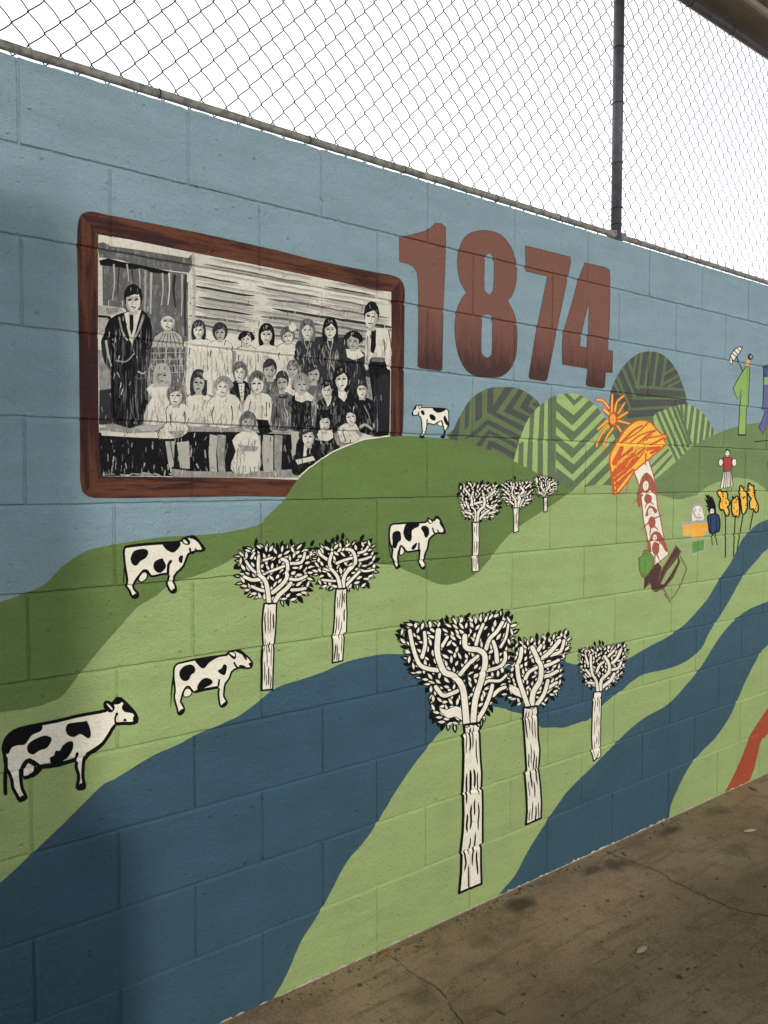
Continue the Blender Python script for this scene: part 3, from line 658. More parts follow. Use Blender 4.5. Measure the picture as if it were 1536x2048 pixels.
tree((980, 1240), 5.12, [(230, 225), (330, 215), (450, 195), (560, 165), (680, 145), (780, 120), (800, 180), (800, 280), (760, 370), (710, 420), (730, 500), (720, 620), (690, 720), (600, 800), (520, 880), (440, 880), (330, 880), (230, 840), (150, 780), (120, 700), (180, 600), (230, 500), (240, 380)],
     [([(385, 880), (330, 720), (290, 590), (280, 470), (310, 380), (320, 290)], 44), ([(425, 880), (440, 740), (510, 620), (520, 480), (480, 390), (430, 280)], 52), ([(480, 860), (550, 760), (590, 620)], 40), ([(360, 600), (400, 530), (490, 480)], 36), ([(540, 580), (620, 560), (690, 520)], 36), ([(560, 470), (620, 450), (700, 410)], 34), ([(540, 390), (620, 320), (710, 210)], 44), ([(620, 360), (720, 320), (755, 210)], 34), ([(600, 690), (680, 640)], 34), ([(490, 310), (520, 260)], 36)],
     [(838, -105), (835, -20), (840, 60), (850, 200), (865, 420), (850, 460), (865, 650), (870, 780), (860, 895)], [(958, -120), (962, -20), (965, 150), (980, 250), (970, 410), (970, 440), (985, 560), (995, 700), (990, 835)],
     'medium painted cream tree overlapped by the biggest tree, trunk across light green', 11.5, zt=(850, 1440, 4.267), fat=[[(355, 870), (330, 800), (260, 770), (200, 720), (190, 660), (270, 690), (330, 740), (375, 840)]])
tree((780, 1210), 5.486, [(130, 260), (230, 200), (400, 220), (540, 200), (660, 170), (800, 150), (960, 140), (1100, 120), (1250, 100), (1340, 170), (1360, 270), (1330, 400), (1290, 500), (1290, 620), (1280, 760), (1260, 900), (1150, 1010), (1080, 1150), (1010, 1260), (980, 1290), (800, 1290), (740, 1330), (600, 1320), (500, 1260), (450, 1160), (490, 1080), (440, 960), (400, 880), (290, 770), (210, 680), (190, 560), (170, 430), (120, 380)],
     [([(835, 1300), (820, 1100), (790, 900), (700, 780), (600, 740), (550, 640), (515, 500), (530, 280)], 68), ([(910, 1280), (930, 1050), (990, 850), (1020, 740), (1040, 640), (1030, 540), (960, 490), (860, 480), (820, 440), (820, 340)], 62), ([(520, 715), (420, 700), (330, 660), (280, 560), (240, 420), (215, 280)], 46), ([(350, 570), (385, 430), (375, 300)], 40), ([(760, 770), (850, 660), (960, 560)], 42), ([(945, 1280), (1040, 1120), (1100, 960), (1120, 880)], 45), ([(1020, 870), (1080, 830), (1200, 830), (1270, 770)], 32), ([(1060, 720), (1200, 680), (1260, 600), (1260, 520)], 40), ([(1170, 620), (1160, 500), (1130, 400)], 45), ([(1050, 480), (1090, 370), (1170, 290), (1230, 190)], 42), ([(940, 440), (970, 330), (1020, 210)], 36), ([(1210, 460), (1270, 350), (1295, 210)], 28), ([(1130, 990), (1190, 930), (1260, 900)], 40), ([(500, 900), (560, 980), (620, 990), (740, 940)], 45), ([(570, 450), (630, 350)], 35)],
     [(328, 42), (335, 110), (320, 120), (325, 300), (320, 500), (315, 630), (322, 640), (325, 800), (320, 950), (300, 1120), (310, 1150), (305, 1300), (290, 1475)], [(470, 20), (465, 100), (468, 230), (475, 350), (485, 450), (480, 590), (488, 600), (490, 740), (490, 900), (490, 1050), (475, 1070), (475, 1250), (480, 1395)],
     'biggest painted tree with branching cream limbs and a tall barked trunk near the floor', 14, zt=(850, 1440, 4.267), fat=[[(540, 1130), (620, 1150), (720, 1110), (800, 1160), (800, 1270), (720, 1220), (640, 1240), (570, 1190)]], bw=1.8)

# ---- numerals
z = ZM(780, 430, 3.339)
for nm, outer, holes, sm in (
    ('one', [(300, 55), (340, 57), (370, 80), (372, 200), (365, 400), (355, 620), (350, 860), (348, 1030), (335, 1040), (200, 1022), (185, 1010), (188, 800), (190, 600), (188, 450), (180, 380), (150, 340), (120, 325), (64, 312), (62, 150), (150, 130), (230, 108), (270, 85)], [], 0),
    ('eight', [(620, 102), (700, 115), (760, 150), (810, 220), (840, 310), (845, 400), (835, 480), (810, 545), (787, 572), (820, 640), (845, 730), (848, 850), (835, 960), (800, 1030), (740, 1078), (660, 1082), (560, 1070), (500, 1025), (455, 930), (435, 820), (433, 720), (450, 620), (480, 555), (508, 518), (475, 460), (455, 380), (450, 300), (460, 230), (490, 160), (540, 118)],
     [[(660, 255), (685, 275), (693, 330), (690, 480), (680, 515), (662, 530), (640, 515), (628, 480), (630, 320), (638, 275)], [(645, 662), (672, 670), (682, 700), (680, 900), (670, 940), (645, 953), (620, 935), (608, 900), (612, 700), (625, 668)]], 3),
    ('seven', [(905, 205), (1205, 280), (1207, 320), (1180, 440), (1110, 780), (1050, 1095), (1035, 1110), (935, 1095), (925, 1080), (980, 750), (1050, 410), (905, 375)], [], 0),
    ('four', [(1300, 318), (1440, 350), (1465, 365), (1470, 420), (1465, 700), (1455, 900), (1488, 908), (1485, 1055), (1440, 1050), (1435, 1145), (1420, 1158), (1325, 1145), (1313, 1130), (1320, 1025), (1150, 998), (1148, 890), (1155, 790), (1210, 600), (1250, 450)], [[(1328, 580), (1325, 700), (1318, 885), (1268, 875), (1275, 800), (1300, 690)]], 0)):
    p = Pic(); P = z(outer); P = catmull(P, True, sm) if sm else P
    p.poly('d', 'digit', P, 0, .15)
    p.stroke('d', 'brown', P + P[:1], 1.0, smooth=0)
    for h in holes:
        hp = z(h); hp = catmull(hp, True, 3) if sm else hp
        p.poly('d', None, hp); p.stroke('d', 'brown', hp + hp[:1], .9, smooth=0)
    p.build({'d': ('painted_numeral', 'red brown painted numeral %s of the year 1874' % nm, wall)})

# ---- striped dome hills
zA = ZM(890, 690, 5.12); zB = ZM(1150, 690, 5.12)
p = Pic()
D3 = catmull(zB([(340, 760), (350, 600), (370, 470), (430, 320), (520, 190), (620, 105), (700, 72), (800, 68), (880, 90), (960, 150), (1040, 260), (1090, 380), (1130, 500), (1150, 600), (1150, 760), (1000, 1000), (420, 1000)]), True, 3)
b3 = p.poly('3', 'dome_dark', D3)
for a, b in (((545, 160), (650, 450)), ((490, 240), (615, 530)), ((435, 330), (565, 650)), ((405, 390), (470, 520)), ((635, 80), (600, 275)), ((685, 60), (645, 410)), ((775, 50), (715, 430)), ((850, 60), (800, 420)), ((935, 100), (885, 420)), ((1040, 225), (905, 305)), ((1080, 300), (905, 400)), ((1120, 340), (960, 425)), ((620, 425), (1150, 460)), ((590, 545), (1160, 545)), ((550, 660), (980, 635)), ((360, 780), (850, 735))):
    p.stroke('3', 'dome_olive', zB([a, b]), 5.2, smooth=0, clip=b3)
p.poly('3', 'dome_mid', zB([(340, 620), (470, 600), (540, 750), (830, 740), (900, 1010), (400, 1010)]), 0, 0, b3)
b1 = p.poly('1', 'dome_olive', catmull(zA([(40, 965), (90, 860), (140, 750), (250, 570), (380, 470), (500, 432), (620, 430), (710, 435), (800, 465), (900, 530), (970, 605), (1010, 760), (1000, 1000), (900, 1300), (400, 1300)]), True, 3))
for q in ([(30, 990), (60, 930), (130, 740), (155, 740), (135, 990)], [(205, 640), (255, 560), (240, 830), (200, 870)], [(310, 510), (380, 450), (380, 740), (310, 790)],
          [(437, 440), (500, 420), (495, 620), (620, 425), (710, 425), (525, 690), (850, 850), (820, 900), (430, 690)], [(600, 680), (770, 430), (825, 445), (690, 655), (890, 745), (850, 800)], [(765, 640), (865, 470), (915, 515), (850, 630), (930, 670), (890, 720)], [(885, 600), (960, 570), (990, 620), (930, 640)],
          [(190, 965), (240, 930), (440, 760), (800, 940), (770, 995), (440, 815), (300, 940)], [(310, 1030), (450, 865), (660, 970), (740, 1010), (735, 1060), (460, 910), (370, 1040)], [(420, 1065), (450, 985), (510, 990), (720, 1110), (720, 1175), (480, 1045), (470, 1085)]):
    p.poly('1', 'dome_dark', zA(q), 0, .15, b1)
b4 = p.poly('4', 'dome_light', catmull(zB([(800, 740), (900, 670), (1000, 630), (1100, 610), (1170, 615), (1250, 650), (1330, 720), (1390, 810), (1430, 925), (1300, 1100), (1000, 1400), (780, 1500), (740, 1300), (850, 1000)]), True, 3))
for a, b, w in (((835, 700), (1040, 1170), 6), ((885, 670), (1085, 1130), 6.2), ((940, 640), (1130, 1085), 6.2), ((992, 615), (1165, 1045), 6.2), ((1040, 620), (1185, 1010), 6), ((1085, 600), (1100, 740), 5.5), ((1140, 600), (1125, 830), 6), ((1205, 620), (1165, 930), 7), ((1262, 650), (1225, 1020), 7), ((1320, 690), (1285, 1000), 7), ((1372, 770), (1345, 970), 7), ((1412, 840), (1400, 940), 6), ((955, 1075), (770, 1255), 5.5), ((985, 1140), (785, 1360), 5.5)):
    p.stroke('4', 'dome_mid', zB([a, b]), w, smooth=0, clip=b4)
b2 = p.poly('2', 'dome_light', catmull(zA([(690, 1240), (700, 1190), (760, 990), (830, 800), (920, 670), (1050, 560), (1140, 515), (1200, 500), (1340, 498), (1440, 540), (1530, 612), (1600, 690), (1670, 800), (1740, 960), (1780, 1200), (1760, 1420), (1560, 1430), (1400, 1460), (1290, 1490), (1200, 1560), (900, 1500)]), True, 3))
for q in ([(755, 1010), (805, 985), (800, 1270), (745, 1260)], [(850, 985), (900, 985), (890, 1310), (832, 1300)], [(950, 985), (1000, 985), (1005, 1400), (943, 1400)], [(870, 730), (920, 660), (900, 990), (858, 990)], [(975, 590), (1020, 560), (1010, 990), (953, 990)], [(1055, 530), (1142, 490), (1130, 1300), (1300, 1480), (1240, 1560), (1045, 1420)],
          [(1195, 480), (1250, 490), (1330, 562), (1410, 490), (1445, 505), (1320, 625)]):
    p.poly('2', 'dome_mid', zA(q), 0, .12, b2)
for k in range(7):
    y = 580 + 168 * k
    p.poly('2', 'dome_mid', zA([(1135, y), (1318, y + 140), (1850, y - 400), (1850, y - 305), (1300, y + 245), (1135, y + 85)]), 0, .12, b2)
p.build({'3': ('painted_hill', 'tall charcoal striped dome hill painted behind the orange flower', wall), '1': ('painted_hill', 'dark striped dome hill painted under the numerals eight and seven', wall), '4': ('painted_hill', 'small pale striped dome hill painted beside the orange cap', wall), '2': ('painted_hill', 'light green chevron striped dome hill painted under the numeral four', wall)}, exclude=[H1, H2], lift=.35)

# ---- children's drawings
z = ZM(1180, 770, 6.982); z2 = ZM(1230, 960, 6.144)
p = Pic()
stem = z([(600, 1190), (700, 1100), (780, 1040), (815, 1050), (870, 1210), (905, 1340)]) + z2([(500, 150), (520, 330), (560, 500), (600, 720), (660, 910), (540, 1015), (480, 1050), (430, 900), (400, 740), (370, 600), (345, 500), (330, 330), (300, 100), (270, 0)])
p.poly('m', 'cream', stem); p.stroke('m', 'rust', stem[1:] , 2.2, smooth=0); p.stroke('m', 'rust', [stem[-1], stem[0]], 2.2, smooth=0)
def fig(face, rf, body, rb, hair, limbs, rays=()):
    p.poly('m', 'rust', z2(hair), 2); p.ell('m', 'rust', z2([body])[0], rb[0] / 6.144, rb[1] / 6.144)
    for a, b in limbs: p.stroke('m', 'rust', z2([a, b]), 3.2, 1.6, smooth=0)
    f = z2([face])[0]; p.ell('m', 'cream', f, rf[0] / 6.144, rf[1] / 6.144, .1)
    for dx in (-.35, .35): p.ell('m', 'brown', (f[0] + dx * rf[0] / 6.144, f[1] - .15 * rf[1] / 6.144), .8, 1.0, n=6)
    p.stroke('m', 'crimson', [(f[0] - 1.4, f[1] + rf[1] * .07), (f[0], f[1] + rf[1] * .09), (f[0] + 1.6, f[1] + rf[1] * .06)], 1.0, smooth=0)
fig((375, 70), (36, 62), (402, 230), (48, 62), [(300, 40), (340, -60), (390, -90), (450, -40), (500, 60), (525, 160), (490, 150), (430, 120), (400, 160), (330, 150), (325, 260), (290, 350), (268, 250), (280, 120)], [((340, 180), (220, 285)), ((440, 130), (505, 175)), ((390, 280), (368, 345)), ((430, 270), (472, 302))])
fig((432, 390), (30, 48), (450, 520), (46, 74), [(368, 435), (420, 308), (518, 372), (485, 415), (460, 370), (400, 440)], [((480, 470), (582, 430)), ((420, 510), (318, 615)), ((435, 580), (424, 690)), ((480, 570), (524, 612))])
fig((486, 708), (25, 38), (500, 840), (46, 84), [(398, 880), (412, 760), (445, 665), (500, 628), (560, 660), (602, 740), (645, 875), (615, 870), (545, 760), (440, 760), (450, 880)], [((530, 800), (560, 760)), ((490, 910), (490, 1040)), ((515, 920), (552, 995))])
cap = catmull(z([(360, 830), (430, 700), (520, 590), (620, 510), (720, 490), (830, 515), (920, 610), (1000, 690), (1065, 700), (1058, 745), (1030, 770), (1060, 820), (1020, 870), (900, 970), (800, 1050), (620, 1200), (560, 1300), (470, 1420), (400, 1500), (335, 1530), (310, 1400), (285, 1200), (270, 1060), (290, 950), (340, 850)]), True, 2)
bc = p.poly('m', 'yellow', cap)
for q, w in (([(440, 800), (600, 640), (725, 568)], 26), ([(480, 780), (680, 650), (815, 518)], 18), ([(565, 800), (700, 700), (905, 632)], 20), ([(670, 815), (800, 700), (905, 640)], 22), ([(800, 742), (1000, 708)], 18), ([(850, 835), (1030, 738)], 26), ([(790, 895), (980, 868)], 40), ([(850, 950), (990, 880)], 30), ([(340, 1090), (440, 880)], 60), ([(330, 1100), (420, 1020), (590, 880)], 34), ([(330, 1230), (480, 1080), (600, 970)], 46), ([(310, 1270), (560, 1080), (760, 890)], 44), ([(340, 1330), (600, 1100), (740, 930)], 36), ([(360, 1400), (600, 1180)], 36), ([(310, 1290), (330, 1500)], 26), ([(360, 1280), (370, 1500)], 18), ([(780, 960), (775, 1110)], 26), ([(330, 1500), (520, 1270)], 20)):
    p.stroke('m', 'orange', z(q), w * 1.3 / 6.982, w / 6.982, smooth=3)
for _ in range(26):
    t = rnd.random(); a = (330 + 520 * t + rnd.uniform(-40, 40), 1330 - 560 * t + rnd.uniform(-120, 60)); l = rnd.uniform(60, 190)
    p.stroke('m', 'orange' if rnd.random() < .75 else 'amber', z([a, (a[0] + l * .45, a[1] - l * .62), (a[0] + l, a[1] - l * .9)]), rnd.uniform(8, 20) / 6.982, rnd.uniform(5, 12) / 6.982, smooth=2, clip=bc)
p.stroke('m', 'orange', cap + cap[:1], 3.2, smooth=0, wj=.3)
p.stroke('m', 'orange', z([(545, 1300), (500, 1500)]), 1.6, smooth=0)
bush = catmull(z2([(300, 1080), (290, 960), (335, 935), (350, 870), (400, 865), (440, 910), (472, 950), (470, 1060), (440, 1110), (420, 1180), (370, 1200), (330, 1180), (300, 1110)]), True, 2)
p.poly('b', 'bush', bush); p.stroke('b', 'tan_brown', bush + bush[:1], 2, smooth=0)
p.poly('k', 'brown', z2([(350, 1340), (360, 1220), (440, 1110), (520, 1010), (575, 1070), (560, 1120), (640, 990), (750, 800), (815, 880), (780, 940), (800, 1000), (720, 1180), (600, 1330), (500, 1380), (450, 1340), (430, 1260), (400, 1290)]))
p.poly('k', None, z2([(560, 1280), (640, 1120), (770, 950), (770, 1010), (680, 1170), (600, 1280)]))
p.stroke('k', 'tan_brown', z2([(540, 1240), (560, 1130), (640, 1000), (750, 810), (810, 880), (690, 1000), (560, 1270)]), 2, smooth=0); p.stroke('k', 'tan_brown', z2([(355, 1340), (430, 1270), (470, 1360), (600, 1340), (720, 1190), (800, 1000)]), 2.0, smooth=0)
p.stroke('k', 'tan_brown', z2([(800, 930), (880, 1090), (800, 1310), (690, 1470), (600, 1350)]), 2.2, smooth=0, wj=.3); p.stroke('k', 'tan_brown', z2([(610, 1400), (680, 1500)]), 2.4, smooth=0)
fl = [([(100, 205), (180, 220), (265, 325)], 40), ([(300, 385), (310, 135)], 34), ([(345, 365), (380, 230), (470, 150)], 34), ([(390, 395), (480, 250)], 30), ([(390, 460), (520, 380)], 36), ([(390, 500), (545, 540)], 36), ([(380, 570), (430, 650)], 34), ([(260, 400), (190, 340)], 50), ([(240, 500), (110, 615)], 40), ([(260, 570), (150, 700), (90, 860)], 30), ([(320, 600), (220, 750), (180, 905)], 30)]
for q, w in fl: p.stroke('f', 'orange', z(q), w * 1.35 / 6.982, w * 1.1 / 6.982)
for q, w in fl: p.stroke('f', 'yellow', z(q), w * .62 / 6.982, w * .5 / 6.982)
c = z([(318, 475)])[0]; p.ell('f', 'orange', c, 9.2, 14); p.ell('f', 'yellow', c, 5.5, 10); p.ell('f', 'orange', c, 2.6, 8); p.ell('f', 'yellow', c, 1.6, 7)
p.build({'m': ('painted_mushroom', 'orange capped painted drawing with a cream stem of little brown figures', wall), 'f': ('painted_flower', 'spindly orange painted flower beside the chevron hill', wall), 'b': ('painted_bush', 'small green painted bush at the foot of the cream stem', wall), 'k': ('painted_boat', 'dark brown painted hooked shape at the foot of the cream stem', wall)}, lift=.8)

z = ZM(1340, 880, 7.837); k = 7.837
p = Pic()
p.poly('g', 'grey', z([(330, 1275), (332, 1100), (370, 1010), (440, 988), (500, 1020), (528, 1130), (528, 1255)]), 2); p.poly('g', 'cream', z([(345, 1272), (360, 1090), (400, 1040), (470, 1040), (510, 1130), (520, 1252)]), 2)
p.stroke('g', 'grey', z([(365, 1110), (385, 1190), (430, 1220), (492, 1215)]), 3.2); p.stroke('g', 'grey', z([(390, 1070), (395, 1112)]), 2.2); p.stroke('g', 'grey', z([(468, 1075), (468, 1115)]), 2.2); p.stroke('g', 'grey', z([(452, 1155), (440, 1190)]), 1.6)
p.poly('g', 'grey', z([(165, 1290), (340, 1275), (420, 1252), (580, 1270), (602, 1470), (532, 1490), (530, 1530), (320, 1540), (320, 1500), (195, 1520)]), 0, .3); p.poly('g', 'amber', z([(190, 1330), (330, 1320), (400, 1300), (588, 1310), (592, 1440), (535, 1450), (525, 1530), (330, 1532), (330, 1480), (210, 1500)]), 0, .3)
p.stroke('g', 'grey', z([(318, 1290), (322, 1490)]), 1.2, smooth=0)
p.poly('g', 'grey', z([(325, 1570), (545, 1548), (545, 1740), (435, 1765), (432, 1795), (342, 1805)]), 0, .3); p.poly('g', 'grass', z([(345, 1590), (530, 1562), (530, 1722), (440, 1745), (350, 1782)]), 0, .3); p.stroke('g', 'bush', z([(432, 1580), (428, 1745)]), 1.2, smooth=0)
p.poly('h', 'black', z([(620, 1160), (580, 1080), (600, 1070), (540, 1020), (590, 1030), (535, 920), (580, 940), (545, 855), (590, 870), (600, 850), (640, 900), (650, 870), (690, 960), (712, 1020), (722, 1145), (690, 1165)]))
p.ell('h', 'cream', z([(655, 1122)])[0], 4, 6); p.ell('h', 'black', z([(640, 1112)])[0], .9, 1.5, n=6); p.ell('h', 'black', z([(666, 1112)])[0], .9, 1.5, n=6); p.stroke('h', 'black', z([(645, 1150), (665, 1145)]), 1, smooth=0)
bd = catmull(z([(585, 1200), (640, 1168), (730, 1160), (770, 1220), (780, 1320), (765, 1430), (720, 1440), (680, 1470), (620, 1450), (600, 1330)]), True, 2)
p.poly('h', 'navy', bd); p.stroke('h', 'black', bd + bd[:1], 2.6, smooth=0)
for q in ([(630, 1200), (640, 1450)], [(720, 1180), (725, 1440)], [(665, 1470), (655, 1560), (660, 1650)], [(710, 1465), (718, 1540), (740, 1640)]): p.stroke('h', 'black', z(q), 1.7)
owners = {'g': ('painted_child', 'painted child in a yellow top and green trousers with a grey outline', wall), 'h': ('painted_child', 'painted child in navy with spiky black hair', wall)}
blobs = [[(750, 800), (790, 785), (830, 820), (880, 800), (900, 830), (900, 920), (935, 960), (930, 1020), (900, 1040), (925, 1120), (910, 1190), (870, 1180), (830, 1090), (800, 1110), (770, 1060), (770, 980), (790, 920), (750, 870)],
         [(960, 960), (985, 930), (975, 880), (1010, 920), (1030, 880), (1070, 900), (1080, 1000), (1090, 1100), (1070, 1210), (1020, 1190), (990, 1200), (960, 1100), (965, 1030)],
         [(1090, 800), (1090, 730), (1120, 715), (1150, 770), (1165, 730), (1160, 800), (1200, 810), (1205, 930), (1210, 1050), (1190, 1110), (1160, 1160), (1125, 1150), (1110, 1030), (1100, 960), (1085, 880)],
         [(1220, 790), (1220, 700), (1245, 675), (1280, 720), (1310, 710), (1310, 780), (1345, 800), (1320, 840), (1340, 930), (1380, 1020), (1375, 1110), (1340, 1135), (1300, 1080), (1250, 1080), (1245, 960), (1270, 920), (1220, 860)]]
stems = [[(860, 1140), (870, 1490), (865, 1840)], [(1020, 1210), (1005, 1500), (995, 1820)], [(1140, 1180), (1090, 1480), (1050, 1720)], [(1305, 1110), (1245, 1410)]]
for i, (bl, st) in enumerate(zip(blobs, stems)):
    o = 'y%d' % i; p.stroke(o, 'black', z(st), 2.0); q = catmull(z(bl), True, 2); p.poly(o, 'yellow', q); p.stroke(o, 'black', q + q[:1], 3.0, smooth=0)
    xs = [a[0] for a in bl]; ys = [a[1] for a in bl]; t = 0
    while t < 11:
        x, y = rnd.uniform(min(xs), max(xs)), rnd.uniform(min(ys), max(ys))
        if inside((x, y), bl): p.ell(o, 'black', z([(x, y)])[0], rnd.uniform(.9, 1.6), rnd.uniform(1.2, 2.0), n=6); t += 1
    owners[o] = ('painted_flower', 'yellow black-spotted painted flower on a thin stem, %s' % ('beside the navy child', 'shortest of its row', 'between the shortest and the tallest', 'tallest of its row')[i], wall)
p.ell('l', 'black', z([(900, 205)])[0], 6, 8.6); p.ell('l', 'cream', z([(898, 215)])[0], 4.4, 6.2); p.stroke('l', 'black', z([(880, 190), (882, 210)]), 1, smooth=0); p.stroke('l', 'black', z([(908, 188), (908, 210)]), 1, smooth=0); p.stroke('l', 'black', z([(875, 238), (898, 250), (920, 236)]), 1.2)
for cc, rx, ry in (((795, 352), 5.4, 8.2), ((1005, 352), 5.4, 8.8)): q = z([cc])[0]; p.ell('l', 'black', q, rx, ry); p.ell('l', 'cream', q, rx - 1.4, ry - 1.5)
q = z([(828, 272), (968, 268), (966, 462), (838, 482)]); p.poly('l', 'crimson', q); p.stroke('l', 'black', q + q[:1], 1.4, smooth=0)
sk = z([(838, 498), (960, 488), (992, 722), (880, 752), (785, 752)]); p.poly('l', 'cream', sk); p.stroke('l', 'black', sk + sk[:1], 1.4, smooth=0)
for a, b in (((860, 498), (835, 748)), ((880, 496), (870, 748)), ((895, 495), (895, 745)), ((915, 493), (925, 738)), ((935, 491), (950, 730)), ((950, 490), (975, 725))): p.stroke('l', 'black', z([a, b]), rnd.uniform(.9, 1.8), smooth=0)
p.stroke('l', 'black', z([(905, 755), (912, 810)]), 1, smooth=0); p.stroke('l', 'black', z([(960, 745), (965, 812)]), 1, smooth=0)
owners['l'] = ('painted_woman', 'painted figure in a red top and black and white striped skirt', wall)
p.poly('r', 'crimson', catmull(z([(1515, 360), (1560, 320), (1620, 340), (1640, 430), (1600, 520), (1540, 500)]), True, 2)); owners['r'] = ('painted_apple', 'red painted blob on the olive hill', wall)
z9 = ZM(1416, 680, 9.309)
g1 = z9([(700, 500), (765, 500), (770, 600), (742, 1240), (715, 1270), (700, 1770), (565, 1770), (590, 1270), (605, 1100), (625, 930), (545, 1110), (465, 900), (580, 680)])
p.poly('u', 'lime', g1); p.stroke('u', 'black', g1 + g1[:1], 1.4, smooth=0); p.stroke('u', 'bush', z9([(725, 520), (712, 1230)]), 1.1, smooth=0); p.stroke('u', 'black', z9([(565, 1765), (700, 1770)]), 2.6, smooth=0)
p.poly('u', 'amber', z9([(715, 370), (775, 380), (765, 480), (705, 492)])); p.ell('u', 'black', z9([(790, 312)])[0], 5.4, 6.4); p.ell('u', 'grey', z9([(800, 312)])[0], 2.6, 4.0, .4); p.stroke('u', 'black', z9([(780, 350), (825, 290)]), 1.1, smooth=0)
um = catmull(z9([(410, 430), (408, 330), (450, 230), (530, 150), (600, 125), (640, 130), (600, 220), (520, 320), (440, 450)]), True, 2)
p.stroke('u', 'black', z9([(525, 300), (640, 575)]), 2.2, 1.4, smooth=0); bu = p.poly('u', 'cream', um)
for a, b in (((415, 300), (490, 420)), ((440, 240), (540, 330)), ((480, 190), (570, 290)), ((530, 140), (610, 230)), ((590, 120), (640, 180))): p.stroke('u', 'black', z9([a, b]), 1.7, smooth=0, clip=bu)
p.stroke('u', 'black', um + um[:1], 1.6, smooth=0)
owners['u'] = ('painted_woman', 'lime green painted figure holding a striped parasol', wall)
p.poly('w', 'blue', z9([(1030, 500), (1050, 465), (1117, 455), (1300, 470), (1310, 690), (1040, 690)])); p.poly('w', 'lime', z9([(1040, 700), (1310, 700), (1310, 825), (1042, 822)])); p.poly('w', 'purple', z9([(1035, 832), (1310, 832), (1320, 1300), (1010, 1285)])); p.stroke('w', 'black', z9([(1030, 490), (1035, 830), (1012, 1285)]), 1.4, smooth=0)
p.poly('w', 'purple', z9([(1010, 1290), (1320, 1300), (1330, 1500), (1250, 1740), (1180, 1600), (1150, 1420), (1110, 1560), (1085, 1620), (1020, 1750), (952, 1620), (1010, 1480), (1055, 1350)])); p.stroke('w', 'black', z9([(1055, 1350), (1010, 1480), (952, 1620), (1020, 1752), (1088, 1620)]), 1.3, smooth=0)
p.stroke('w', 'black', z9([(870, 1892), (1000, 1880), (1117, 1872), (1220, 1885)]), 2.2, 1.2)
owners['w'] = ('painted_man', 'painted figure in blue and purple beside the lime green figure', wall)
p.build(owners, lift=.8)

# ---- the framed school photograph, painted in greys
zA = ZM(150, 410, 4.518); zB = ZM(480, 480, 4.518); zC = ZM(150, 670, 4.518); zD = ZM(480, 670, 4.518)
p = Pic(); OW = {}
outer = catmull([(154.4, 492), (155.5, 454), (161, 432), (174, 424.5), (188, 424)], False, 3) + [(214, 430), (261, 439), (327, 452), (404.5, 467.5), (490, 487), (553, 501), (622, 519), (679, 531), (741, 543)] + catmull([(779, 550), (796.5, 556), (805, 566), (809, 580)], False, 3) + [(807.6, 701), (806.5, 825), (804, 885), (700, 960), (600, 990), (568, 993), (490, 992), (305, 995), (250, 996)] + catmull([(187.6, 995), (174, 991), (164.4, 980), (161, 958)], False, 3) + [(160, 847), (158, 670)]
TLo, TRo, BLo, BRo = (154, 424), (809, 553), (160, 996), (804, 990); TLi, TRi, BLi, BRi = (196, 469), (782, 583.6), (200, 953), (780, 955)
fr = p.poly('frame', 'wood_v', wob(outer, .35))
p.poly('frame', 'wood_h', [(140, 405), TLi, TRi, (830, 530), (830, 500), (300, 400)], clip=fr); p.poly('frame', 'wood_h', [(140, 1015), BLi, BRi, (830, 1015)], clip=fr)
p.stroke('frame', 'brown', outer + outer[:1], 1.2, smooth=0, wj=.2)
inner = [(196, 469), (258, 479), (330, 494), (384.6, 505), (490, 526), (568.5, 541), (675, 563), (752, 581), (782, 583.6), (783, 657), (781, 820), (780, 900), (597, 960), (490, 955.5), (382, 954.4), (207.5, 953), (200, 949), (197.6, 847), (196, 675)]
bg = p.poly('picture', 'g5', wob(inner, .5))
def pp(mat, P, w=.4, o='picture'): return p.poly(o, mat, P, 0, w, bg)
def ps(mat, P, w, w1=None, o='picture', **kw): return p.stroke(o, mat, P, w, w1, clip=bg, **kw)
pp('g2', zA([(208, 345), (260, 335), (330, 372), (600, 412), (1020, 482), (1060, 440), (1062, 560), (1030, 612), (600, 562), (420, 500), (215, 470)]))
pp('g2', zA([(245, 530), (420, 540), (1010, 620), (1025, 1230), (980, 1240), (700, 1240), (440, 930), (250, 905)]))
pp('g0', zA([(218, 500), (300, 480), (420, 512), (600, 545), (850, 600), (840, 625), (700, 612), (600, 570), (520, 582), (400, 562), (230, 545)]))
for x, y0, y1, w, g in ((350, 540, 860, 16, 'g4'), (400, 560, 800, 14, 'g1'), (470, 540, 690, 14, 'g4'), (520, 570, 690, 16, 'g1'), (580, 580, 760, 12, 'g4'), (640, 600, 1000, 26, 'g3'), (690, 620, 980, 22, 'g4'), (745, 640, 920, 22, 'g2'), (790, 620, 900, 16, 'g4'), (850, 620, 900, 14, 'g5'), (900, 640, 920, 30, 'g1'), (965, 630, 1000, 14, 'g4'), (1000, 640, 1180, 24, 'g1'), (1020, 700, 1210, 14, 'g2')):
    ps(g, zA([(x, y0), (x + rnd.uniform(-12, 12), (y0 + y1) / 2), (x + rnd.uniform(-15, 15), y1)]), w / 4.5, w * .6 / 4.5)
pp('g4', zA([(205, 905), (420, 930), (440, 960), (300, 1010), (260, 1150), (215, 1160)])); pp('g3', zA([(280, 930), (420, 925), (430, 950), (290, 1000)])); ps('g0', zA([(218, 1005), (320, 1015), (300, 1030)]), 5, 3)
VPX, VPY = 2795, 955
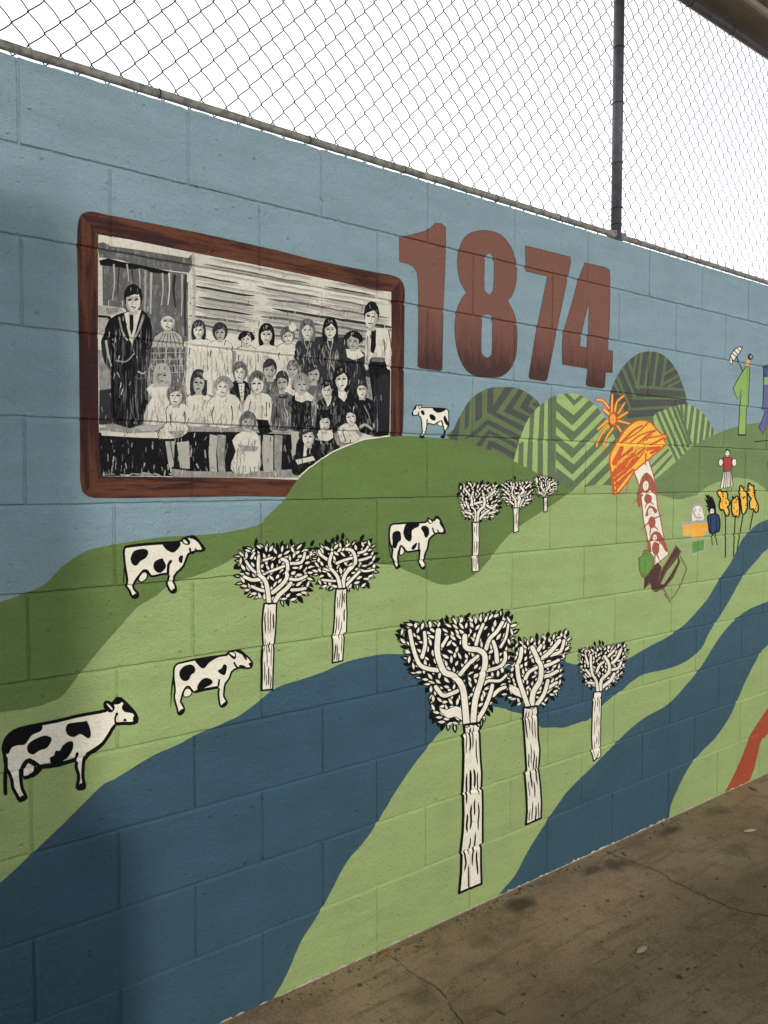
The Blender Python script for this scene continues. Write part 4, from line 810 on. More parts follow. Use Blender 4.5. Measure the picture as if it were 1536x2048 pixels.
for y0, wd in ((512, 2), (526, 3), (540, 1.5), (552, 4), (564, 2), (573, 4.5), (584, 2), (594, 5), (604, 2.5), (613, 5), (623, 2), (632, 5), (641, 2.5), (650, 4)):
    for part in range(3):
        x0 = 388 + part * 128 + rnd.uniform(-10, 30); x1 = x0 + rnd.uniform(90, 140); pts = []
        for q in range(6):
            x = x0 + (x1 - x0) * q / 5; pts.append((x, y0 + (VPY - y0) * (x - 391) / (VPX - 391) * 1.03 + rnd.uniform(-1.2, 1.2)))
        ps('g3' if wd < 3 else rnd.choice(['g1', 'g2', 'g2']), pts, wd * rnd.uniform(.8, 1.35), smooth=2, taper=True)
        ps('g4', [(a, b + wd + 1.0) for a, b in pts], wd * 1.5, smooth=2, taper=True)
ps('g4', zA([(1065, 450), (1080, 800), (1060, 1200)]), 6)
# lower ground and bench
pp('g1', zB([(540, 880), (760, 870), (960, 880), (1180, 1090), (1200, 1536), (1210, 1760), (300, 1760), (500, 1300)]))
pp('g3', [(196, 700), (420, 690), (600, 730), (770, 760), (776, 860), (600, 950), (202, 850)])
pp('g0', zC([(218, 880), (500, 900), (860, 920), (1040, 870), (1536, 880), (2000, 900), (2400, 1000), (2300, 1280), (225, 1275)]), 1)
pp('g1', zC([(218, 500), (340, 480), (345, 800), (218, 810)])); pp('g3', zC([(220, 835), (400, 822), (560, 815), (840, 818), (780, 860), (700, 895), (500, 890), (225, 870)])); pp('g5', zC([(230, 865), (500, 885), (740, 880), (760, 930), (600, 930), (240, 905)]), .8); pp('g4', zC([(540, 830), (680, 815), (820, 815), (740, 860), (600, 870)]), .8)
for _ in range(60):
    x = rnd.uniform(205, 330); y = rnd.uniform(880, 948); l = rnd.uniform(4, 16)
    ps(rnd.choice(['g1', 'g2', 'g3', 'g4', 'g0']), [(x, y), (x + rnd.uniform(-2, 2), y + l)], rnd.uniform(.8, 2.6), smooth=0)
for _ in range(90):
    x = rnd.uniform(330, 600); y = rnd.uniform(872, 946); l = rnd.uniform(4, 20)
    ps(rnd.choice(['g1', 'g2', 'g3', 'g4', 'g0', 'g0']), [(x, y), (x + rnd.uniform(-4, 4), y + l)], rnd.uniform(.8, 3), smooth=0)
for _ in range(26):
    x = rnd.uniform(205, 560); ps(rnd.choice(['g4', 'g5', 'g3']), [(x, 948 + rnd.uniform(-3, 3)), (x + rnd.uniform(8, 26), 950 + rnd.uniform(-3, 3))], rnd.uniform(1, 3), smooth=0)
pp('g3', zC([(860, 1210), (1050, 1225), (1300, 1235), (1536, 1230), (1900, 1215), (2050, 1200), (2040, 1290), (880, 1290)]), 1.2)
for lx in (1215, 1290, 1600, 1700): pp(rnd.choice(['g4', 'g3']), zC([(lx, 900), (lx + 75, 910), (lx + 60, 1080), (lx + 70, 1235), (lx + 5, 1235), (lx - 8, 1060)]), .8)
cnt = [0]
def person(c, rw, rh, hair, body, bt, fold, face='g5', hs='short', extra=(), arms=()):
    cnt[0] += 1; o = 'p%d' % cnt[0]; OW[o] = ('painted_person', None, 'picture')
    x, y = c
    B = catmull(body, True, 2)
    b = p.poly(o, bt, B, 0, .35, bg)
    xs = [q[0] for q in body]; ys = [q[1] for q in body]; w = max(xs) - min(xs); h = max(ys) - min(ys)
    for _ in range(int(14 + w * h / 110)):
        fx = rnd.uniform(min(xs), max(xs)); fy = rnd.uniform(min(ys) + h * .12, max(ys)); l = rnd.uniform(.08, .28) * h + 3
        p.stroke(o, rnd.choice([fold, fold, bt, {'g5': 'g3', 'g4': 'g2', 'g2': 'g4', 'g1': 'g2', 'g0': 'g2'}[bt]]), [(fx, fy), (fx + rnd.uniform(-3, 3), fy + l / 2), (fx + rnd.uniform(-4, 4), fy + l)], rnd.uniform(1, 2.8), smooth=2, clip=b, taper=True)
    if bt in ('g5', 'g4', 'g2'):
        k0 = 0
        while k0 < len(B) - 2:
            k1 = min(k0 + rnd.randint(2, 5), len(B) - 1); p.stroke(o, rnd.choice(['g3', 'g2', 'g1'] if bt != 'g2' else ['g0', 'g1']), B[k0:k1 + 1], rnd.uniform(.8, 2.0), smooth=0, wj=.5, clip=bg); k0 = k1 + rnd.randint(0, 2)
    for kind, mat, P, ww in extra:
        if kind == 'poly': p.poly(o, mat, P, 0, .2, bg)
        else: p.stroke(o, mat, P, ww, ww * .7, clip=bg)
    for P in arms: p.stroke(o, 'g0', P, 2.2, 1.2, clip=bg, wj=.3)
    hd = hair
    if hs == 'long':
        p.poly(o, hd, catmull([(x - rw * 1.15, y + rh * 1.35), (x - rw * 1.3, y), (x - rw * .9, y - rh * .95), (x, y - rh * 1.25), (x + rw * .9, y - rh * .95), (x + rw * 1.3, y), (x + rw * 1.15, y + rh * 1.35), (x, y + rh * 1.0)], True, 2), 0, .3, bg)
    elif hs == 'bob':
        p.ell(o, hd, (x, y - rh * .12), rw * 1.32, rh * 1.18, 0, 14, .4, bg)
    elif hs == 'curly':
        for k in range(9): a = pi * (1.05 + k * .112); p.ell(o, hd, (x + cos(a) * rw * 1.1, y + sin(a) * rh * .85), rw * .5, rh * .38, 0, 7, .3, bg)
        p.ell(o, hd, (x, y - rh * .2), rw * 1.2, rh * 1.0, 0, 12, .3, bg)
    else:
        p.ell(o, hd, (x, y - rh * .18), rw * 1.12, rh * 1.05, 0, 12, .3, bg)
    p.poly(o, 'g4', [(x - rw * .42, y + rh * .5), (x + rw * .42, y + rh * .5), (x + rw * .5, y + rh * 1.25), (x - rw * .5, y + rh * 1.25)], 0, .2, bg)
    tl = rnd.uniform(-.12, .12); jx = rnd.uniform(-.12, .12) * rw
    face = face if rnd.random() < .7 else rnd.choice(['g4', 'g5'])
    f = p.ell(o, face, (x + jx * .4, y + rh * .14), rw * rnd.uniform(.84, .95), rh * rnd.uniform(.84, .93), tl, 14, .35, bg)
    def fx(a, b): return (x + jx + a * rw - b * rh * tl, y + b * rh + a * rw * tl)
    sd = rnd.choice([-1, 1])
    p.poly(o, 'g4' if face == 'g5' else 'g3', [fx(sd * .3, -.6), fx(sd * 1.1, -.5), fx(sd * 1.1, 1), fx(sd * .2, .95), fx(sd * rnd.uniform(.4, .7), .3)], 0, .4, f)
    if rnd.random() < .3: p.poly(o, 'g4' if face == 'g5' else 'g3', [fx(-.6, -.2), fx(.6, -.22), fx(.55, .05), fx(.1, .0), fx(0, .25), fx(-.12, .02), fx(-.55, .1)], 0, .3, f)
    fr = rnd.uniform(-.5, .5)
    p.poly(o, hd, [fx(-1.1, -1.0), fx(1.1, -1.0), fx(1.05, rnd.uniform(-.2, .15)), fx(.7, -.25), fx(fr + .25, -.45), fx(fr, rnd.uniform(-.6, -.3)), fx(fr - .3, -.38), fx(-.75, -.15), fx(-1.05, rnd.uniform(-.1, .25))], 0, .4, f)
    for _ in range(5):
        a = rnd.uniform(-2.7, -.4); q0 = (x + cos(a) * rw * .85, y - rh * .1 + sin(a) * rh * .85)
        p.stroke(o, rnd.choice(['g2', 'g1', 'g3', 'g0', 'g4']), [q0, (q0[0] + rnd.uniform(-2, 2), q0[1] + rnd.uniform(2, 7))], rnd.uniform(.8, 1.8), smooth=0, clip=bg)
    for dx in (-.38, .36):
        e0, e1 = fx(dx - .13, .04 + rnd.uniform(-.04, .04)), fx(dx + .13, .04 + rnd.uniform(-.04, .04))
        p.stroke(o, 'g0', [e0, e1], max(1.3, rh * rnd.uniform(.10, .17)), smooth=0, clip=bg)
        p.stroke(o, rnd.choice(['g2', 'g3']), [fx(dx - .24, -.16 + rnd.uniform(-.05, .05)), fx(dx + .22, -.17 + rnd.uniform(-.05, .05))], rnd.uniform(.7, 1.2), smooth=0, clip=bg)
    p.stroke(o, 'g2', [fx(.04, .08), fx(rnd.choice([-.14, .14]), .4), fx(-.05, .46)], 1.0, smooth=0, clip=bg)
    ml = rnd.uniform(-.06, .06)
    p.stroke(o, rnd.choice(['g0', 'g1']), [fx(-.22, .66 + ml), fx(.0, .63), fx(.24, .66 - ml)], max(1.1, rh * .10), smooth=0, clip=bg)
    p.stroke(o, 'g2', [fx(-.1, .82), fx(.15, .82)], .9, smooth=0, clip=bg)
    if rnd.random() < .5: p.stroke(o, rnd.choice(['g2', 'g3']), [fx(-.45, .9), fx(0, 1.04), fx(.5, .88)], rnd.uniform(.8, 1.3), smooth=2, clip=bg)
    return o
def bod(c, rw, rh, sw, yb, bw=None):
    x, y = c; bw = bw or sw
    return [(x - rw * .5, y + rh * .95), (x - sw * .75, y + rh * 1.25), (x - sw, y + rh * 1.8), (x - bw, (y + rh + yb) / 2 + 4), (x - bw, yb), (x + bw, yb), (x + bw, (y + rh + yb) / 2 + 4), (x + sw, y + rh * 1.8), (x + sw * .75, y + rh * 1.25), (x + rw * .5, y + rh * .95)]
# back row
q = zA([(525, 850)])[0]
person(q, 17, 25, 'g0', zA([(450, 965), (600, 945), (680, 1030), (700, 1180), (690, 1300), (670, 1450)]) + zC([(650, 420), (640, 800), (350, 800), (330, 480), (318, 320), (260, 240), (235, 60)]) + zA([(260, 1180), (300, 1040)]), 'g0', 'g1', extra=[('poly', 'g5', zA([(445, 975), (600, 945), (560, 1090), (515, 1270), (480, 1150)]), 0), ('poly', 'g0', zA([(492, 985), (528, 985), (528, 1120), (510, 1175), (495, 1120)]), 0), ('stroke', 'g3', zA([(400, 1020), (430, 1150), (480, 1220)]), 4), ('stroke', 'g3', zA([(620, 1000), (580, 1120), (530, 1220)]), 5), ('stroke', 'g4', zA([(280, 1230), (300, 1350), (330, 1450)]), 5), ('stroke', 'g3', zC([(370, 230), (460, 240), (530, 170)]), 3), ('stroke', 'g4', zC([(380, 340), (400, 380)]), 2), ('stroke', 'g4', zC([(570, 330), (610, 350), (640, 330)]), 3), ('stroke', 'g2', zC([(540, 380), (600, 400), (640, 380)]), 2)])
q = zA([(840, 1045)])[0]
person(q, 15.5, 20, 'g2', zA([(790, 1140), (900, 1135), (965, 1185), (990, 1300), (1000, 1536)]) + zC([(1000, 480), (860, 560), (700, 480), (680, 300), (680, 120)]) + zA([(690, 1270), (720, 1190)]), 'g2', 'g4', hs='bob', extra=[('poly', 'g4', zA([(790, 1145), (900, 1140), (965, 1190), (980, 1290), (690, 1285), (720, 1190)]), 0)] + [('stroke', 'g1', zA([(850 + d, 1160), (850 + d * 1.7, 1220), (850 + d * 2.2, 1285)]), 1.6) for d in (-50, -30, -10, 10, 30, 50)] + [('stroke', 'g1', zA([(700 + 45 * i, 1310), (705 + 46 * i, 1530)]), 2.2) for i in range(7)] + [('stroke', 'g4', zA([(690, 1340 + 60 * i), (990, 1330 + 60 * i)]), 1.5) for i in range(4)])
def P(zf, x, y): return zf([(x, y)])[0]
row = [(P(zA, 1118, 1125), 11, 16, 'g1', 'g5', 'g4', 'long', 24, 790), (P(zA, 1310, 1150), 12, 16, 'g1', 'g5', 'g4', 'bob', 25, 790), (P(zB, 58, 895), 11, 14, 'g0', 'g5', 'g4', 'curly', 21, 790), (P(zB, 240, 850), 12.5, 18, 'g0', 'g5', 'g4', 'long', 22, 800), (P(zB, 430, 865), 11.5, 15, 'g2', 'g5', 'g4', 'bob', 22, 800)]
for c, rw, rh, ht, bt, fo, hs, sw, yb in row:
    ex = []
    if hs == 'bob' and ht == 'g2': ex = []
    person(c, rw, rh, ht, bod(c, rw, rh, sw, yb), bt, fo, 'g5' if ht != 'g1' else 'g4', hs, ex, [[(c[0] - sw * .75, c[1] + rh * 2.3), (c[0] - sw * .8, c[1] + rh * 3.2)]])
p.ell('p7', 'g5', P(zB, 475, 790), 8, 9, 0, 9, .8, bg)
for c, rw, rh, ht, hs in ((P(zB, 608, 810), 12.5, 18, 'g2', 'long'), (P(zB, 815, 805), 12, 19, 'g0', 'long')):
    person(c, rw, rh, ht, bod(c, rw, rh, 24, 770, 23), 'g1', 'g3', 'g5', hs, [('stroke', 'g4', [(c[0] - 6, c[1] + rh * 1.3), (c[0], c[1] + rh * 2.2), (c[0] + 5, c[1] + rh * 1.3)], 1.6), ('stroke', 'g0', [(c[0] - 24, c[1] + rh * 2.4), (c[0] - 22, 765)], 3), ('stroke', 'g0', [(c[0] + 24, c[1] + rh * 2), (c[0] + 23, 765)], 3)])
c = P(zB, 1022, 910); person(c, 13, 17, 'g0', bod(c, 13, 17, 25, 800, 25), 'g1', 'g0', 'g5', 'curly', [('poly', 'g5', [(c[0] - 15, c[1] + 17), (c[0] + 12, c[1] + 17), (c[0] + 22, c[1] + 30), (c[0] + 10, c[1] + 36), (c[0], c[1] + 38), (c[0] - 12, c[1] + 33)], 0)])
c = P(zB, 1188, 685)
o = person(c, 14, 24, 'g0', zB([(1160, 800), (1260, 790), (1340, 820), (1368, 1000), (1365, 1170), (1310, 1180), (1300, 1080), (1180, 1070), (1165, 1150), (1130, 1160), (1135, 900)]), 'g5', 'g4', 'g5', 'short', [('poly', 'g0', zB([(1185, 815), (1230, 810), (1225, 900), (1228, 960), (1205, 1030), (1178, 1010)]), 0), ('poly', 'g0', zD([(1175, 215), (1300, 215), (1340, 310), (1358, 320), (1350, 920), (1210, 920), (1200, 600), (1160, 310)]), 0), ('poly', 'g2', zD([(1195, 200), (1310, 205), (1305, 245), (1185, 240)]), 0), ('stroke', 'g0', zB([(1300, 900), (1310, 1050)]), 2), ('stroke', 'g3', zB([(1150, 880), (1150, 1100)]), 2.5)], [])
for i in range(9): p.stroke(o, 'g1', zD([(1215 + i * 15, 340 + rnd.uniform(0, 60)), (1218 + i * 15, 880)]), 2.4, 1.0, smooth=0, clip=bg)
# middle row
c = P(zC, 785, 360); person(c, 14, 19, 'g4', zC([(720, 430), (850, 430), (870, 520), (850, 640), (830, 800), (620, 800), (650, 640), (690, 560), (640, 490)]), 'g5', 'g4', 'g5', 'long')
c = P(zC, 1115, 425); person(c, 13, 21, 'g1', bod(c, 13, 21, 27, 850, 24), 'g5', 'g4', 'g4', 'long'); p.ell('p%d' % cnt[0], 'g5', P(zC, 1185, 370), 8, 9, 0, 8, .9, bg)
c = P(zC, 1490, 335); person(c, 12, 17, 'g2', bod(c, 12, 17, 21, 800), 'g0', 'g1', 'g5', 'bob', [('poly', 'g5', zC([(1475, 440), (1530, 440), (1520, 590), (1500, 600)]), 0)] + [('stroke', 'g0', zC([(1500, 460 + 30 * i), (1505, 470 + 30 * i)]), 1.8) for i in range(4)])
c = P(zC, 1338, 465); person(c, 13, 18, 'g3', zC([(1290, 540), (1400, 530), (1480, 580), (1520, 700), (1480, 830), (1230, 830), (1180, 740), (1200, 600)]), 'g5', 'g4', 'g5', 'curly', (), [zC([(1255, 650), (1235, 720), (1250, 800)]), zC([(1410, 640), (1420, 720), (1412, 820)])])
c = P(zD, 268, 315); person(c, 13, 19, 'g1', bod(c, 13, 19, 22, 800), 'g2', 'g1', 'g4')
c = P(zD, 478, 310); person(c, 11, 16, 'g2', bod(c, 11, 16, 20, 790), 'g5', 'g3', 'g4', 'short', [('poly', 'g0', zD([(475, 400), (500, 380), (490, 500), (468, 490)]), 0)])
c = P(zD, 665, 350); person(c, 13, 19, 'g1', bod(c, 13, 19, 24, 860), 'g2', 'g3', 'g4', 'bob')
c = P(zD, 912, 395); person(c, 13, 21, 'g0', bod(c, 13, 21, 27, 850), 'g0', 'g1', 'g5', 'long', [('poly', 'g5', zD([(880, 470), (950, 470), (965, 560), (940, 605), (890, 560)]), 0)])
# seated row
c = P(zC, 912, 545)
person(c, 14, 20, 'g2', zC([(870, 630), (990, 620), (1035, 700), (1010, 800), (1030, 850), (960, 920), (760, 940), (770, 850), (830, 800), (820, 680)]), 'g5', 'g4', 'g4', 'bob', [('poly', 'g4', zC([(815, 960), (900, 960), (890, 1190), (850, 1200)]), 0), ('poly', 'g4', zC([(920, 970), (1030, 960), (1040, 1210), (950, 1200)]), 0), ('poly', 'g3', zC([(840, 870), (1000, 860), (960, 920), (900, 930)]), 0), ('stroke', 'g0', zC([(860, 960), (880, 1080), (905, 1180)]), 2)], [zC([(855, 720), (875, 830)]), zC([(990, 700), (992, 810)])])
c = P(zD, 155, 435)
person(c, 14, 20, 'g2', zD([(110, 530), (210, 520), (285, 570), (300, 700), (270, 770), (250, 860), (130, 850), (140, 760), (40, 740), (30, 640), (60, 560)]), 'g5', 'g4', 'g5', 'bob', [('poly', 'g0', zD([(145, 760), (250, 770), (290, 880), (180, 900)]), 0), ('poly', 'g4', zD([(215, 920), (300, 910), (300, 1230), (230, 1230)]), 0), ('poly', 'g3', zD([(310, 900), (385, 910), (370, 1230), (310, 1220)]), 0)], [zD([(95, 600), (75, 690)]), zD([(235, 610), (238, 740)])])
c = P(zD, 378, 425)
person(c, 12.5, 19, 'g1', zD([(330, 530), (430, 520), (490, 580), (500, 720), (490, 840), (300, 850), (290, 620)]), 'g2', 'g1', 'g4', 'short', [('poly', 'g1', zD([(340, 540), (375, 560), (430, 535), (420, 575), (350, 570)]), 0), ('stroke', 'g4', zD([(400, 580), (405, 780)]), 1.6), ('poly', 'g4', zD([(460, 870), (560, 880), (500, 1000), (470, 1000)]), 0)], [zD([(325, 650), (330, 780)]), zD([(470, 640), (475, 760)])])
c = P(zD, 552, 445)
person(c, 13, 18, 'g3', bod(c, 13, 18, 20, 860, 19), 'g0', 'g1', 'g4', 'bob', [('poly', 'g5', zD([(490, 520), (600, 510), (665, 560), (650, 600), (600, 590), (560, 610), (500, 590)]), 0)])
c = P(zD, 785, 495); person(c, 10.5, 17, 'g0', bod(c, 10.5, 17, 21, 865, 21), 'g0', 'g2', 'g5', 'short', [('poly', 'g5', zD([(760, 560), (830, 550), (815, 620), (790, 650)]), 0), ('stroke', 'g2', zD([(730, 580), (790, 670), (860, 570)]), 1.8)])
c = P(zD, 1098, 490); person(c, 11, 17, 'g1', bod(c, 11, 17, 26, 870, 25), 'g0', 'g1', 'g4', 'short', [('stroke', 'g3', zD([(1120, 640), (1160, 720), (1180, 800)]), 2), ('stroke', 'g4', zD([(1090, 830), (1130, 810), (1190, 850)]), 6)])
# front, on the ground
c = P(zD, 72, 785); person(c, 13, 17, 'g2', zD([(20, 870), (130, 870), (180, 950), (185, 1100), (160, 1230), (-60, 1250), (-80, 1150), (-40, 1050), (-70, 950)]), 'g5', 'g3', 'g4', 'bob', [('poly', 'g3', zD([(-20, 990), (170, 1010), (150, 1050), (20, 1050)]), 0)])
c = P(zD, 620, 915); person(c, 13, 19, 'g1', zD([(560, 970), (700, 980), (725, 1080), (700, 1150), (560, 1260), (470, 1250), (480, 1120), (510, 1000)]), 'g0', 'g1', 'g5', 'curly', [('poly', 'g5', zD([(580, 990), (610, 985), (600, 1090), (570, 1100)]), 0), ('poly', 'g5', zD([(500, 1130), (660, 1095), (680, 1130), (520, 1170)]), 0), ('poly', 'g4', zD([(470, 1000), (510, 960), (500, 1080), (470, 1100)]), 0)])
c = P(zD, 765, 785); person(c, 11.5, 19, 'g0', zD([(700, 880), (840, 860), (850, 920), (880, 1000), (870, 1040), (740, 1110), (730, 960)]), 'g0', 'g2', 'g5', 'bob', [('poly', 'g5', zD([(695, 900), (720, 860), (840, 855), (840, 930), (790, 960), (720, 950)]), 0), ('poly', 'g0', zD([(745, 860), (785, 875), (770, 900), (748, 885)]), 0)])
c = P(zD, 1003, 735); person(c, 11, 17, 'g0', zD([(940, 800), (1040, 800), (1090, 880), (1200, 910), (1100, 950), (960, 980), (900, 960), (890, 860)]), 'g5', 'g4', 'g5', 'bob', [('stroke', 'g0', zD([(940, 850), (935, 900), (955, 960)]), 2.2), ('poly', 'g3', zD([(1040, 850), (1110, 890), (1090, 930), (1060, 900)]), 0)])
# loose brush marks over everything
for _ in range(330):
    x = rnd.uniform(200, 780); y = rnd.uniform(600, 945); l = rnd.uniform(3, 11); o_ = rnd.choice(list(OW))
    p.stroke('picture', rnd.choice(['g0', 'g1', 'g2', 'g3', 'g4', 'g5', 'g5']), [(x, y), (x + rnd.uniform(-2.5, 2.5), y + l)], rnd.uniform(.6, 1.7), smooth=0, clip=bg)
# thin white edge left along the hill
hedge = [q for q in H1 if 596 < q[0] < 785 and q[1] < 960]
p.stroke('picture', 'cream', [(a - .8, b - 1.2) for a, b in hedge], 2.4, smooth=0, wj=.8, clip=bg)
parts = {'picture': ('painted_picture', 'black and white painted group picture of a school class in a brown frame', wall), 'frame': ('picture_frame', None, 'picture')}
parts.update(OW)
p.build(parts, exclude=[H1], lift=.6)

# ---- ragged white undercoat where the wall meets the floor
def residue():
    v, f = [], []
    x = -1.6; prev = None
    while x < 6.4:
        h = max(-.004, rnd.gauss(-.0018, .0034)); zf = -.0055 * max(0, x - 1.0)
        i = len(v); v += [(x, -.0022 - rnd.uniform(0, .001), zf - .03), (x, -.0022, zf + h)]
        if prev is not None: f.append((prev, i, i + 1, prev + 1))
        prev = i; x += rnd.uniform(.004, .02)
    mesh_obj('paint_residue', v, f, [M['white']], None, wall)
residue()

# ------------------------------------------------------------------ ground
bm = bmesh.new()
N = 40
gv = [[bm.verts.new(((i - N / 2) * 5.0, (j - N / 2) * 5.0, -.0055 * max(0, min((i - N / 2) * 5.0 - 0, 10)))) for j in range(N + 1)] for i in range(N + 1)]
for i in range(N):
    for j in range(N): bm.faces.new((gv[i][j], gv[i + 1][j], gv[i + 1][j + 1], gv[i][j + 1]))
ground = tag(bm_obj('ground', bm, M['floor']), kind='structure')
def floor_z(x): return -.0055 * max(0, min(x, 10))
def crack(px, w):
    pts = catmull(ZM(736, 1248, 1.92)(px), False, 6); v, f = [], []
    P3 = [groundpt(a, b) for a, b in pts]
    P3 = [q + Vector((rnd.uniform(-.004, .004), rnd.uniform(-.004, .004), floor_z(q.x) + .0015)) for q in P3]
    for i, q in enumerate(P3):
        t = (P3[min(i + 1, len(P3) - 1)] - P3[max(i - 1, 0)]).normalized(); nn = Vector((-t.y, t.x, 0)); ww = w * rnd.uniform(.3, 1.1)
        v += [tuple(q + nn * ww), tuple(q - nn * ww)]
        if i: f.append((2 * i - 2, 2 * i - 1, 2 * i + 1, 2 * i))
    mesh_obj('floor_crack', v, f, [M['crack']], None, ground)
crack([(915, 862), (980, 890), (1080, 925), (1130, 945), (1165, 975), (1215, 995), (1262, 1020), (1330, 1050), (1420, 1088), (1536, 1110), (1700, 1150)], .0021)
crack([(90, 1268), (140, 1310), (180, 1342), (250, 1380), (300, 1430), (330, 1480), (380, 1545)], .0016)

def dry_leaf(px, py, L, ang, mat, label, curl=.25):
    c = groundpt(px, py); c.z = floor_z(c.x) + .002
    v, f = [], []; n = 8
    for i in range(n + 1):
        t = i / n; w = L * .16 * abs(sin(pi * min(t * 1.02, 1))) ** .9 + .0006
        zc = curl * L * (t - .5) ** 2
        v += [((t - .5) * L, -w, zc + w * .35), ((t - .5) * L, 0, zc), ((t - .5) * L, w, zc + w * .45)]
    for i in range(n):
        a = 3 * i
        f += [(a, a + 3, a + 4, a + 1), (a + 1, a + 4, a + 5, a + 2)]
    o = mesh_obj('dry_leaf', v, f, [mat], None, None, True); o.location = c; o.rotation_euler = (0, 0, ang)
    mod = o.modifiers.new('thick', 'SOLIDIFY'); mod.thickness = .0006
    tag(o, label, 'leaf', 'dry leaves on the floor')
dry_leaf(1284, 1896, .06, radians(2), M['leafdry'], 'pale dry leaf lying alone on open dark concrete')
dry_leaf(1500, 1656, .07, radians(-20), M['leafdry'], 'pale dry leaf on concrete near the red stripe')
dry_leaf(768, 1906, .06, radians(6), M['leafbrown'], 'brown dry leaf lying against the wall foot', .1)
dry_leaf(1508, 1572, .06, radians(70), M['leafbrown'], 'brown curled leaf on concrete close to the red stripe')
# grit and blown bits
v, f = [], []
for _ in range(900):
    px, py = rnd.uniform(560, 1700), rnd.uniform(1590, 2150); c = groundpt(px, py)
    if c.y > -.02: continue
    if rnd.random() < .45: c.y = -abs(rnd.gauss(0, .03)) - .012
    r = abs(rnd.gauss(.0016, .0018)) + .0006; n = 5; i0 = len(v); zz = floor_z(c.x)
    st = rnd.uniform(1, 3); a0 = rnd.uniform(0, pi)
    for k in range(n):
        a = 2 * pi * k / n; x, y = cos(a) * r * st, sin(a) * r * rnd.uniform(.6, 1)
        v.append((c.x + x * cos(a0) - y * sin(a0), c.y + x * sin(a0) + y * cos(a0), zz))
    v.append((c.x, c.y, zz + r * .8))
    f += [(i0 + k, i0 + (k + 1) % n, i0 + n) for k in range(n)]
tag(mesh_obj('floor_grit', v, f, [M['speck']]), 'dark grit and plant bits scattered over the concrete', 'grit', kind='stuff')

# ------------------------------------------------------------------ chain-link fence on the wall
fence = tag(empty('chain_link_fence', (2.31, .1, 2.39)), 'galvanised chain-link fence with steel post standing on top of the block wall', 'fence')
def fpart(name, bm, mat, smooth=True):
    o = bm_obj(name, bm, mat, fence, smooth); o.matrix_parent_inverse = Matrix.Translation((-2.31, -.1, -2.39)); return o
FX0, FX1, FY, FZ0, FZ1 = -1.6, 6.4, .1, 2.4548, 3.571
bm = bmesh.new(); n = 120
tube(bm, [(FX0 + (FX1 - FX0) * i / n, FY + rnd.uniform(-.0006, .0006), FZ0 + rnd.uniform(-.0008, .0008)) for i in range(n + 1)], .0108, 12); fpart('bottom_rail', bm, M['rail'])
bm = bmesh.new(); tube(bm, [(FX0, FY, FZ1), (FX1, FY, FZ1)], .0212, 16); fpart('top_rail', bm, M['galv'])
for x in (-.79, 2.312, 5.41):
    bm = bmesh.new(); tube(bm, [(x, FY, 2.385), (x, FY, FZ1)], .0213, 18); fpart('post', bm, M['galv'])
    bm = bmesh.new(); tube(bm, [(x - .05, FY, FZ0), (x - .04, FY, FZ0), (x + .04, FY, FZ0), (x + .05, FY, FZ0)], [.0135, .0165, .0165, .0135], 12)
    for s_ in (-1, 1): tube(bm, [(x + s_ * .033, FY - .024, FZ0 + .006), (x + s_ * .033, FY + .004, FZ0 + .006)], .0055, 6)
    fpart('rail_clamp', bm, M['rail'])
    for zz in (2.495, 2.56, 2.74, 2.98, 3.2, 3.4):
        bm = bmesh.new(); pts = []
        for k in range(13):
            a = pi * (1.08 - 1.16 * k / 12) ; pts.append((x + cos(a) * .0232, FY - sin(a) * .0232, zz + .006 * k / 12))
        pts = [(x - .036, FY + .012, zz - .012)] + pts + [(x + .03, FY + .02, zz + .008)]
        tube(bm, pts, .0017, 5); fpart('tie_wire', bm, M['wire'])
for x in [FX0 + .3 + .41 * i + rnd.uniform(-.08, .08) for i in range(18)]:
    for zz, rr in ((FZ0, .0114), (FZ1, .0222)):
        bm = bmesh.new(); pts = [(x + .004 * k / 12, FY + cos(2 * pi * k / 13) * rr, zz + sin(2 * pi * k / 13) * rr) for k in range(14)]
        tube(bm, pts, .0017, 5); fpart('tie_wire', bm, M['wire'])
PX, PZ = .0368, .0778               # half diamond width, diamond height
def wire_mesh(flip):
    bm = bmesh.new(); pts = []; per = 12; turns = int((FZ1 - 2.41) / PZ) + 1
    for i in range(turns * per + 1):
        th = 2 * pi * i / per; t = (i % per) / per
        tri = 1 - 4 * abs(t - .5) if False else (abs((t * 2) % 2 - 1) * 2 - 1)
        tri = .86 * tri + .14 * math.copysign(abs(math.sin(pi / 2 * tri)), tri)
        pts.append((flip * tri * (PX / 2 + .0016), -.0052 * sin(th) * flip, 2.41 + PZ * i / per))
    tube(bm, pts, .00165, 5)
    me = bpy.data.meshes.new('wire'); bm.to_mesh(me); bm.free(); me.materials.append(M['wire']); me.polygons.foreach_set('use_smooth', [True] * len(me.polygons)); return me
wm = (wire_mesh(1), wire_mesh(-1))
i = 0; x = FX0 + .02
while x < FX1:
    o = bpy.data.objects.new('wire', wm[i % 2]); C.objects.link(o); o.parent = fence; o.matrix_parent_inverse = Matrix.Translation((-2.31, -.1, -2.39))
    o.location = (x, FY + .0295, rnd.uniform(-.0015, .0015)); x += PX; i += 1

